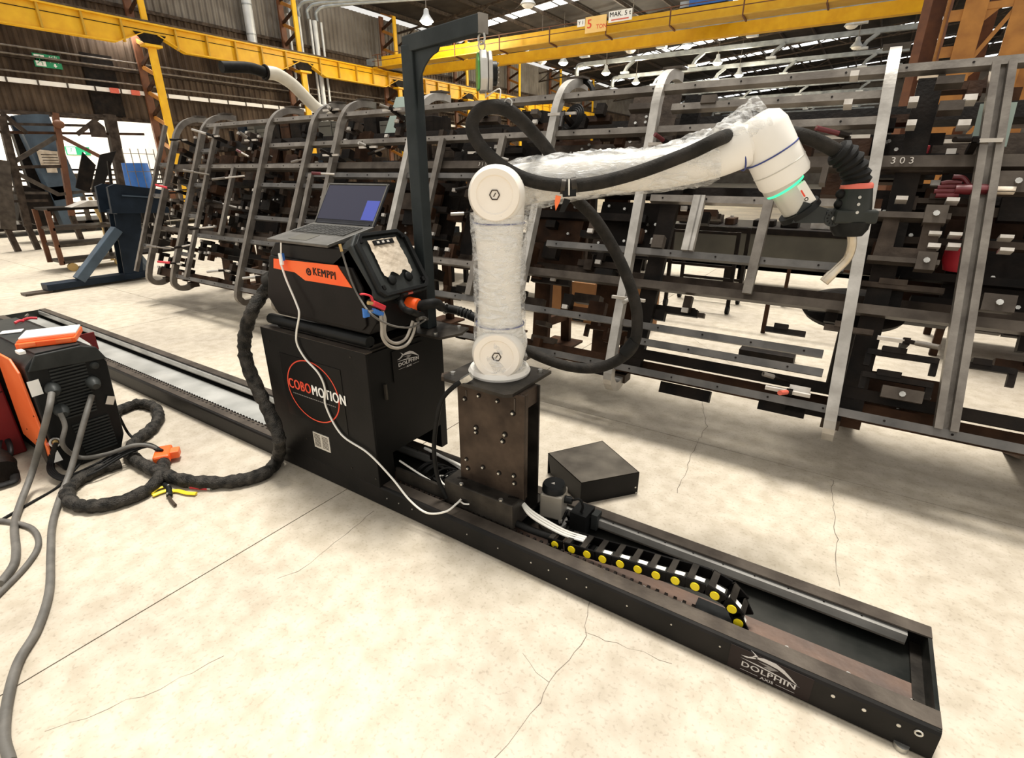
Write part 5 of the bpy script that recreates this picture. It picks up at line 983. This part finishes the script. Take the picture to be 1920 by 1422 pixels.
# cables in front of the feeder
def cable(name, pts, r, mat, lab, cat='cable', res=8, **k):
    o = MB().tube(pts, r, k.get('n', 10), res, wob=k.get('wob', 0)).build(name, mat); tag(o, lab, cat, k.get('group')); return o
X_ = -1.66
c1 = cable('hose_loop', [onx(*q, X_) for q in ((717, 583), (722, 600), (721, 622), (728, 638), (744, 644), (760, 636), (769, 618), (774, 602))], .007, 'pale_cable', 'inner pale grey hose loop hanging below the red plug'); c2 = cable('hose_loop', [onx(*q, X_ + .01) for q in ((714, 592), (716, 612), (717, 632), (728, 648), (746, 653), (764, 645), (775, 625), (779, 605))], .007, 'pale_cable', 'outer pale grey hose loop hanging below the blue plug')
rpg = thing('red_plug', 'red quick coupling with curved lever on the feeder front', 'plug', onx(705, 570, X_)); MB().bar(onx(698, 568, X_), onx(720, 578, X_), .024, .022).build('body', 'red', rpg, .004); MB().tube([onx(*q, X_) for q in ((676, 552), (684, 552), (695, 556), (699, 566))], .007, 8, 6, flat=.6).build('lever', 'red', rpg); MB().cyl(onx(690, 568, X_), onx(698, 569, X_), .008, n=10).build('brass_tip', 'caster', rpg)
bpg = thing('blue_plug', 'blue quick coupling just below the red one', 'plug', onx(708, 585, X_)); MB().bar(onx(699, 582, X_), onx(717, 590, X_), .02, .02).build('body', 'blue', bpg, .004); MB().prism([(-.03, -.02), (.0, -.012), (.0, .012), (-.03, .02)], onx(690, 588, X_), nrm((0, 1, -.3)), Z, .01).build('wing', 'blue', bpg); MB().cyl(onx(692, 584, X_), onx(700, 583, X_), .005, n=8).build('pin', 'bolt', bpg)
c3 = cable('sensor_lead', [ony(638, 460, 1.515), ony(647, 492, 1.515), ony(660, 530, 1.515), ony(676, 562, 1.51), onx(693, 586, X_ + .02), onx(716, 603, X_ + .03), onx(745, 613, X_ + .03), onx(775, 613, X_ + .02), onx(798, 600, X_)], .0045, 'grey_cable', 'thin grey lead with a brass tip draped down the feeder side')
MB().cyl(ony(637, 458, 1.513), ony(641, 472, 1.513), .006, n=10).build('brass_tip', 'caster', c3)
cc = cable('corrugated_hose', [onx(748, 560, -1.72), onx(757, 578, -1.66), onx(775, 586, -1.62), ony(800, 594, 1.93)], .015, 'rubber', 'short black corrugated hose at the feeder front', wob=.12, res=12)
for k, (a, b) in enumerate(((785, 592), (792, 583))): pass
c4 = cable('lead_bundle', [onx(782, 600, -1.68), onx(792, 596, -1.66), ony(806, 600, 2.03)], .009, 'grey_cable', 'grey lead passing behind the gantry post foot')
th = cable('torch_hose_end', [c + d_ * .02, onx(800, 574, -1.62) + [0, .06, 0], ony(830, 577, 2.03), ony(862, 584, 2.08), ony(900, 600, 2.1)], .024, 'rubber', 'black hose end running from the orange nut behind the gantry post')
MB().ring(ony(836, 579, 2.04), nrm((1, .1, -.1)), .026, .004, 18, 6).build('chrome_collar', 'chrome', th)
for k in range(4): p0 = ony(862 + k * 6, 584 + k * 2, 2.08); MB().ring(p0, nrm((1, .1, -.2)), .024, .003, 16, 5).build('spring_ring', 'plastic_grey', th)

# ================================================================== LAPTOP
lp = thing('laptop', 'open grey laptop resting on top of the wire feeder', 'laptop', (-2.18, 1.64, 1.29))
LA = V3((-2.405, 1.50, 1.297)); LBv = V3((-1.96, 1.50, 1.297)); bk = nrm((0, .28, .055)); LU = nrm(LBv - LA); LNn = np.cross(LU, bk); Lw = np.linalg.norm(LBv - LA); Ld = .285
MB().box((LA + LBv) / 2 + bk * Ld / 2 - LNn * .007, (Lw, Ld, .014), (LU, bk, LNn)).build('base', 'laptop_grey', lp, .003)
mb = MB(); kb = MB().box((LA + LBv) / 2 + bk * .18 + LNn * .0006, (Lw * .86, .125, .0015), (LU, bk, LNn)).build('keyboard_tray', 'laptop_grey', lp)
for r in range(6):
    for k in range(14):
        if r == 5 and 3 < k < 9: continue
        w = Lw * .86 / 14; mb.box(LA + LU * (Lw * .07 + w * (k + .5)) + bk * (.238 - r * .021) + LNn * .003, (w * .82, .017, .003), (LU, bk, LNn))
w = Lw * .86 / 14; mb.box(LA + LU * (Lw * .07 + w * 6.5) + bk * (.238 - 5 * .021) + LNn * .003, (w * 4.8, .017, .003), (LU, bk, LNn))
mb.build('keys', 'key', kb, kind='stuff')
MB().box((LA + LBv) / 2 + bk * .065 - LU * .02 + LNn * .0006, (.13, .08, .0015), (LU, bk, LNn)).build('touchpad', 'table_grey', lp)
hb = (LA + LBv) / 2 + bk * Ld; ht = V3((-2.155, 1.905, 1.540)); sv = nrm(ht - hb); sv = nrm(sv - LU * np.dot(sv, LU)); SL = .225; sn = np.cross(LU, sv)
ld = MB().box(hb + sv * SL / 2 - sn * .004, (Lw, SL, .008), (LU, sv, sn)).build('lid', 'laptop_dark', lp, .003); scn = MB().box(hb + sv * (SL / 2 + .006) + sn * .0006, (Lw * .94, SL * .84, .0012), (LU, sv, sn)).build('screen', 'screen', ld)
for k in (-1, 1): MB().box(hb + LU * k * Lw * .48 + sv * SL / 2 + sn * .001, (.008, SL, .003), (LU, sv, sn)).build('bezel_edge', 'laptop_grey', ld)
MB().box(hb + sv * (SL - .004) + sn * .001, (Lw, .008, .003), (LU, sv, sn)).build('bezel_edge', 'laptop_grey', ld)
MB().box(hb + LU * Lw * .36 + sv * SL * .36 + sn * .0016, (Lw * .2, SL * .46, .0008), (LU, sv, sn)).build('screen_window', 'screen_window', ld)
MB().cyl(LA + LU * .03 + bk * Ld, LBv - LU * .03 + bk * Ld, .007, n=10).build('hinge', 'laptop_dark', lp)
uh = thing('usb_adapter', 'small white and blue USB adapter dangling from the laptop edge', 'adapter', ony(527, 488, 1.49)); MB().box(ony(527, 486, 1.50), (.022, .012, .055), (AX, Y, Z)).build('body', 'white', uh, .003); MB().box(ony(531, 482, 1.506), (.008, .01, .035), (AX, Y, Z)).build('blue_side', 'blue', uh)
cable('usb_cable', [ony(527, 453, 1.51), ony(527, 468, 1.505), ony(527, 479, 1.50)], .004, 'white_cable', 'short white lead from the laptop to the adapter')
YC = 1.476
cable('white_cable', [ony(527, 496, 1.5), ony(537, 525, YC + .02), ony(556, 570, YC + .01), ony(561, 590, YC), ony(556, 622, YC), ony(557, 645, YC), ony(572, 672, YC), ony(597, 700, YC), ony(609, 728, YC), ony(611, 762, YC), ony(640, 815, YC), ony(690, 850, YC), ony(735, 897, YC), ony(768, 938, 1.475), ony(800, 962, 1.478), ony(835, 960, 1.49), ony(856, 945, 1.55), ony(864, 937, 1.583)], .005, 'white_cable', 'long white cable draped from the feeder across the cabinet to the carriage', res=8)
cable('white_lead', [ony(864, 941, 1.584), ony(870, 945, 1.575), ony(880, 946, 1.584)], .004, 'white_cable', 'short white lead end poking from the carriage port')
# robot base cable
rc = cable('robot_base_cable', [ony(872, 712, 1.615), ony(850, 726, 1.59), ony(828, 752, 1.575), ony(817, 800, 1.57), ony(814, 850, 1.575), ony(822, 900, 1.58), ony(838, 934, 1.59)], .0105, 'rubber', 'black cable curving from the robot base down into the carriage')
MB().bar(ony(866, 716, 1.61), ony(884, 705, 1.63), .03, .026).build('connector', 'bolt', rc)
for k, (lab, pts) in enumerate((('white lead coil beside the pedestal foot', [(-1.40, 1.66, .13), (-1.47, 1.63, .17), (-1.53, 1.66, .18), (-1.55, 1.73, .14), (-1.48, 1.78, .13), (-1.41, 1.73, .15), (-1.40, 1.66, .16)]), ('white lead running back to the cabinet along the tie beam', [(-1.78, 1.64, .2), (-1.65, 1.63, .18), (-1.50, 1.62, .16), (-1.42, 1.64, .13)]), ('upper white lead bundle between cabinet and pedestal', [(-1.80, 1.85, .17), (-1.65, 1.83, .17), (-1.5, 1.80, .18), (-1.39, 1.74, .2)]), ('lower white lead bundle between cabinet and pedestal', [(-1.80, 1.87, .155), (-1.62, 1.84, .155), (-1.48, 1.79, .165), (-1.39, 1.72, .19)]))):
    cable('white_lead', pts, .005 if k < 2 else .008, 'white_cable', lab)
mb = MB(); random.seed(21)
for k in range(10):
    a = random.uniform(-1.75, -1.5); mb.tube([(a, 1.65, .13), (a + .06, 1.70, .2), (a + .1, 1.78, .16), (a + .18, 1.74, .12), (a + .1, 1.66, .15)], .005, 6, 6)
tag(mb.build('wiring_tangle', 'rubber'), 'tangle of thin black wires in the tunnel under the cabinet', 'wires', kind='stuff')

# black sheet metal cover on the floor
A, B_, D, Cc = V3((-.945, 2.07, 0)), V3((-.735, 2.33, 0)), V3((-1.04, 2.54, 0)), V3((-1.235, 2.24, 0)); h = Z * .13
t = thing('sheet_metal_cover', 'black folded sheet-metal box cover lying on the floor beside the pedestal', 'cover', (-.99, 2.3, 0))
def quad(P, nrm_, th, name, mat): mb = MB(); Q = [p + V3(nrm_) * th for p in P]; mb.add(P + Q, [(3, 2, 1, 0), (4, 5, 6, 7), (0, 1, 5, 4), (1, 2, 6, 5), (2, 3, 7, 6), (3, 0, 4, 7)]); return fixn(mb.build(name, mat, t))
quad([A + h, B_ + h, D + h, Cc + h], (0, 0, -1), .004, 'top_sheet', 'cover_top_lit'); quad([A, B_, B_ + h, A + h], nrm(np.cross(Z, B_ - A)), .004, 'front_sheet', 'black_paint'); quad([B_, D, D + h, B_ + h], nrm(np.cross(Z, D - B_)), .004, 'side_sheet', 'black_paint'); quad([D, Cc, Cc + h, D + h], nrm(np.cross(Z, Cc - D)), .004, 'back_sheet', 'black_paint'); quad([Cc + Z * .02 + (A - Cc) * .1, A, A + h, Cc + h], nrm(np.cross(Z, A - Cc)), .004, 'open_side_shade', 'sticker_black')  # overhead light painted into top sheet colour; black sheet stands in for shaded inside
for q in ((1191, 914), (1192, 924)): p = onpl(*q, A, nrm(np.cross(Z, B_ - A))); MB().cyl(p, p - nrm(np.cross(Z, B_ - A)) * .003, .005, n=8).build('rivet', 'bolt', t)

# ================================================================== WELDING POWER SOURCE at left
ws = thing('welding_power_source', 'black and orange welding power source with ribbed front at the left', 'welding machine', (-3.9, .9, 0))
FXs = -3.55
poly = [(.735, 0), (1.02, 0), (1.06, .1), (1.085, .56), (1.05, .66), (.98, .685), (.78, .685), (.725, .63), (.715, .1)]
n = len(poly); mb = MB(); mb.add([(x, a, b) for x in (-4.62, FXs) for a, b in poly], [tuple(range(n - 1, -1, -1)), tuple(range(n, 2 * n))] + [(i, (i + 1) % n, n + (i + 1) % n, n + i) for i in range(n)]); mb.build('housing', 'plastic_dark', ws, .01)
MB().prism([(.73, .61), (1.085, .585), (1.05, .665), (.98, .69), (.78, .69)], (FXs - .005, 0, 0), Y, Z, .018).build('top_visor', 'plastic_grey', ws, .005)
MB().bx(-4.6, FXs - .02, .79, .99, .683, .694).build('top_cover', 'plastic_grey', ws)
mb = MB(); pp = [(-3.60, .60), (-3.57, .12), (-3.62, .09), (-3.98, .13), (-3.90, .665), (-3.68, .665)]
mb.add([(a, y, b) for y in (.702, .714) for a, b in pp], [tuple(range(6)), tuple(range(11, 5, -1))] + [(i, 6 + i, 6 + (i + 1) % 6, (i + 1) % 6) for i in range(6)]); sp = fixn(mb.build('side_panel', 'orange_paint', ws, .003))
for a, b in ((-3.63, .2), (-3.72, .17), (-3.6, .35), (-3.85, .2)): MB().cyl((a, .703, b), (a, .700, b), .005, n=8).build('panel_screw', 'jig_dark', sp)
MB().prism([(0, 0), (.16, .09), (.10, -.16)], (-3.75, .70, .14), (1, 0, 0), Z, .004).build('side_bracket', 'lip', ws)
for k in range(16): z = .30 + k * .019; MB().bx(FXs, FXs + .010, .80 + .001 * k, .965 + .001 * k, z, z + .009).build('front_rib', 'plastic_grey', ws)
for k in range(11): z = .055 + k * .019; MB().bx(FXs, FXs + .010, .85 - .002 * k, 1.01, z, z + .009).build('front_rib', 'plastic_grey', ws)
MB().lathe([(0, .018), (.018, .014), (.024, 0)], (FXs + .002, 1.02, .56), (1, 0, 0), 18).build('power_knob', 'plastic_grey', ws)
p = onx(66, 728, FXs + .004); MB().box(p, (.004, .05, .085), (AX, nrm((0, 1, .06)), Z)).build('data_label', 'white', ws); p = onx(207, 751, FXs + .012); MB().box(p, (.004, .04, .05), (AX, nrm((0, 1, -.5)), nrm((0, .5, 1)))).build('hanging_label', 'silver_plate', ws)
p = onx(106, 855, FXs + .006); MB().prism([(-.02, -.035), (.02, -.035), (.01, .04)], p, Y, Z, .003).build('floor_label', 'white', ws)
def plug(px, py, lab, dd=(1, -.3, -.6)):
    p = onx(px, py, FXs); q = MB(); q.lathe([(.032, -.01), (.036, .02), (.03, .05), (.018, .07), (0, .07)], p, (1, -.1, -.25), 16); o = q.build('cable_socket', 'plastic_grey', ws); return p
plug(97, 727, ''); plug(113, 767, ''); plug(172, 715, '')
p = onx(101, 828, FXs); MB().ring(p + [.02, 0, 0], (1, 0, .4), .022, .006, 18, 6).build('gas_coupling', 'chrome', ws); MB().ball(p + [.02, 0, 0], .014, 10).build('brass_nut', 'caster', ws)
p = onx(87, 833, FXs); MB().tube([p, p + [.02, .03, -.01]], .009, 8, 3, smooth=False).build('red_tab', 'salmon', ws)
# organiser case on it
t = thing('organiser_case', 'orange parts organiser case with clear whitish lid lying on the power source', 'case', (-3.72, .86, .694))
cu = nrm(onz(143, 641, .7) - onz(30, 655, .7)); cv = np.array([-cu[1], cu[0], 0]); c0 = onz(30, 655, .70); wC = np.linalg.norm(onz(143, 641, .7) - c0); cc = c0 + cu * wC / 2 + cv * .13
MB().box(cc + Z * .012, (wC, .26, .03), (cu, cv, Z)).build('tray', 'orange', t, .004); MB().box(cc + Z * .034 + cv * .035, (wC * .97, .18, .014), (cu, cv, Z)).build('lid', 'white', t, .004)
for k in range(4): MB().box(cc + Z * .030 - cv * (.065 + k * .015), (wC * .96, .005, .008), (cu, cv, Z)).build('divider', 'orange_paint', t)
for k in (-.3, .3): MB().box(cc + cu * wC * k - cv * .132 + Z * .016, (.07, .008, .018), (cu, cv, Z)).build('latch', 'orange_paint', t)
t = thing('red_pliers', 'red-handled pliers lying behind the organiser case', 'pliers', onz(55, 602, .70)); 
for k, (a, b) in enumerate((((28, 606), (44, 602)), ((44, 600), (70, 597)))): MB().tube([onz(*a, .705), (onz(*a, .705) + onz(*b, .705)) / 2 + Z * .006, onz(*b, .705)], .009, 8, 4).build('handle', 'red', t)
MB().tube([onz(48, 594, .705), onz(52, 590, .705)], .007, 8, 2, smooth=False).build('jaw', 'steel', t)
o = MB().bx(-3.66, -3.60, .735, .765, .694, .712).build('white_plug_cap', 'white', None, .003); tag(o, 'tiny white cap on the front left corner of the power source', 'cap')
o = MB().box(onz(22, 622, .70), (.1, .07, .004), (cu, cv, Z)).build('paper_slip', 'white'); tag(o, 'crumpled white paper slip beside the organiser case', 'paper')
p0 = onz(15, 785, 0); t = thing('red_tool_chest', 'dark red tool chest behind the power source at the left edge', 'chest', (p0[0] - .2, p0[1] - .1, 0))
MB().bx(-4.9, -4.02, .2, .70, .0, .64).build('chest_body', 'dark_red', t, .01); MB().bx(-4.89, -4.015, .21, .69, .4, .405).build('drawer_gap', 'jig_dark', t)
p = onz(168, 632, .5); t = thing('red_bracket', 'small dark red triangular guard rising behind the power source', 'guard', p * [1, 1, 0]); MB().prism([(-.07, .03), (.03, .03), (.03, -.10)], p, (0, 1, 0), Z, .01).build('guard_plate', 'dark_red', t); MB().bar(p + [0, .01, -.05], p * [1, 1, 0] + [0, .01, 0], .03, .03, (1, 0, 0)).build('guard_stem', 'dark_red', t)

# big braided hoses on the floor
def fz(pts, z): return [onz(a, b, z) for a, b in pts]
R1 = .034
up = [(-2.58, 1.60, 1.05), ony(492, 553, 1.56), ony(472, 585, 1.48), ony(460, 625, 1.45), ony(459, 660, 1.43), ony(470, 700, 1.42), ony(492, 748, 1.41), ony(514, 795, 1.40), ony(524, 830, 1.38)]
cable('braided_hose', up + fz([(520, 862), (497, 887), (450, 901), (395, 905), (340, 900), (300, 886), (262, 868), (243, 848), (256, 826), (282, 806), (297, 783), (290, 764), (262, 757), (232, 766), (204, 780)], R1), R1, 'braid', 'thick braided interconnection hose dropping behind the cabinet and looping on the floor', 'hose', 7, n=14, wob=.13)
h2 = cable('braided_hose', fz([(308, 862), (303, 886), (285, 912), (245, 934), (190, 948), (145, 947), (126, 928), (140, 906), (180, 884), (225, 868)], R1 * .95), R1 * .95, 'braid', 'second braided hose loop on the floor ending at the orange strap', 'hose', 7, n=14, wob=.13)
p = onz(306, 853, .045); sp_ = MB().box(p, (.085, .15, .055), (nrm((.5, .8, 0)), nrm((-.8, .5, 0)), Z)).build('strap_band', 'orange', None, .012); MB().box(p + nrm((.5, .8, 0)) * .06, (.05, .07, .045), (nrm((.5, .8, 0)), nrm((-.8, .5, 0)), Z)).build('strap_buckle', 'orange_paint', sp_, .006); tag(sp_, 'bright orange strap clamping cables to the end of the floor hose', 'strap')
# thin cables
sA = onx(97, 738, FXs + .07)
cable('power_cable', [sA, onx(90, 775, FXs + .16), onz(62, 880, .12), onz(38, 945, .03)] + fz([(27, 985), (30, 1030), (25, 1060), (0, 1095)], .016), .016, 'grey_cable', 'thick grey cable falling from the upper socket of the power source and off frame left', n=12)
cable('power_cable', [onx(172, 742, FXs + .03), onx(158, 790, FXs + .12), onz(133, 880, .10), onz(112, 935, .03)] + fz([(98, 985), (95, 1040), (92, 1110), (70, 1180), (35, 1240), (15, 1310), (8, 1380), (20, 1430)], .016), .015, 'grey_cable', 'thick grey cable running straight down the floor to the bottom left corner', n=12)
cable('power_cable', [onx(113, 775, FXs + .07), onx(122, 800, FXs + .10), onx(118, 835, FXs + .12), onz(150, 858, .08), onz(200, 852, .09), onz(250, 836, .12), onz(285, 838, .1), p], .012, 'grey_cable', 'grey cable from the lower socket sweeping right to the orange strap', n=12)
for k in range(4):
    cable('control_lead', [onx(103 + k, 832, FXs + .05), onz(92 + k * 3, 862, .08), onz(93 + k * 3, 888 - k * 2, .05), onz(125, 902 - k * 3, .03), onz(175, 888 - k * 5, .05), onz(230, 856 - k * 4, .08), onz(275, 838 - k * 2, .10), onz(296 + k * 3, 845, .08)], .007, 'rubber', ['outermost', 'second', 'third', 'innermost'][k] + ' of the black leads looping from the power source to the orange strap')
cable('control_lead', [onx(150, 850, FXs + .06) * [1, 1, 0] + Z * .05] + fz([(110, 912), (60, 942), (0, 977), (-30, 1000)], .007), .007, 'rubber', 'thin black lead crossing the floor to the left edge')
cable('control_lead', [onx(222, 778, FXs - .05), onz(240, 812, .05), onz(262, 832, .02)], .008, 'rubber', 'short black lead from the right side of the power source down to the floor hose')
cable('floor_cable', fz([(-20, 975), (25, 980), (62, 993), (72, 1022), (50, 1060), (0, 1112), (-30, 1140)], .012), .012, 'grey_cable', 'grey cable loop on the floor at the left edge', n=12)
# hand tools
ZT = .012
t = thing('wire_stripper', 'yellow and black wire stripper lying open on the floor', 'wire stripper', onz(325, 925, 0))
MB().tube(fz([(322, 921), (335, 921), (350, 925), (368, 926)], ZT), .012, 8, 5, flat=.6).build('upper_handle', 'yellow', t); MB().tube(fz([(313, 920), (300, 924), (286, 930)], ZT), .012, 8, 4, flat=.6).build('jaw', 'yellow', t); MB().tube(fz([(310, 912), (295, 917), (284, 926)], ZT), .009, 8, 4, flat=.6).build('jaw', 'yellow', t)
MB().tube(fz([(308, 908), (316, 916), (318, 930)], ZT + .004), .015, 8, 4, flat=.6).build('head', 'plastic_dark', t); MB().tube(fz([(316, 930), (321, 939), (329, 948)], ZT), .008, 8, 4).build('lower_handle', 'jig_mid', t)
for q in ((316, 911), (314, 927)): w = onz(*q, ZT + .012); MB().cyl(w, w + Z * .006, .005, n=8).build('rivet', 'bolt', t)
t = thing('screwdriver', 'red-handled screwdriver lying on the floor by the hose', 'screwdriver', onz(375, 915, 0)); MB().cyl(onz(357, 914, .008), onz(390, 917, .008), .0085, n=10).build('handle', 'red', t); MB().cyl(onz(390, 917, .008), onz(396, 918, .008), .009, n=10).build('end_cap', 'bolt', t); MB().cyl(onz(330, 911, .008), onz(357, 914, .008), .003, n=8).build('shaft', 'bolt', t)
t = thing('tool_bag', 'black bag with loose straps at the left edge of the floor', 'bag', onz(0, 890, 0))
MB().tube(fz([(-45, 850), (-15, 862), (6, 885)], .06), .07, 12, 6, wob=.1).build('body', 'jig_dark', t); MB().tube(fz([(2, 870), (22, 880), (28, 900), (10, 908), (-10, 914)], .02), .022, 8, 6, flat=.5).build('strap', 'rubber', t); MB().tube([onz(-8, 860, .1), onz(4, 815, .12), onz(18, 835, .1), onz(18, 855, .06), onz(2, 850, .04)], .014, 8, 6, flat=.5).build('strap', 'plastic_dark', t)
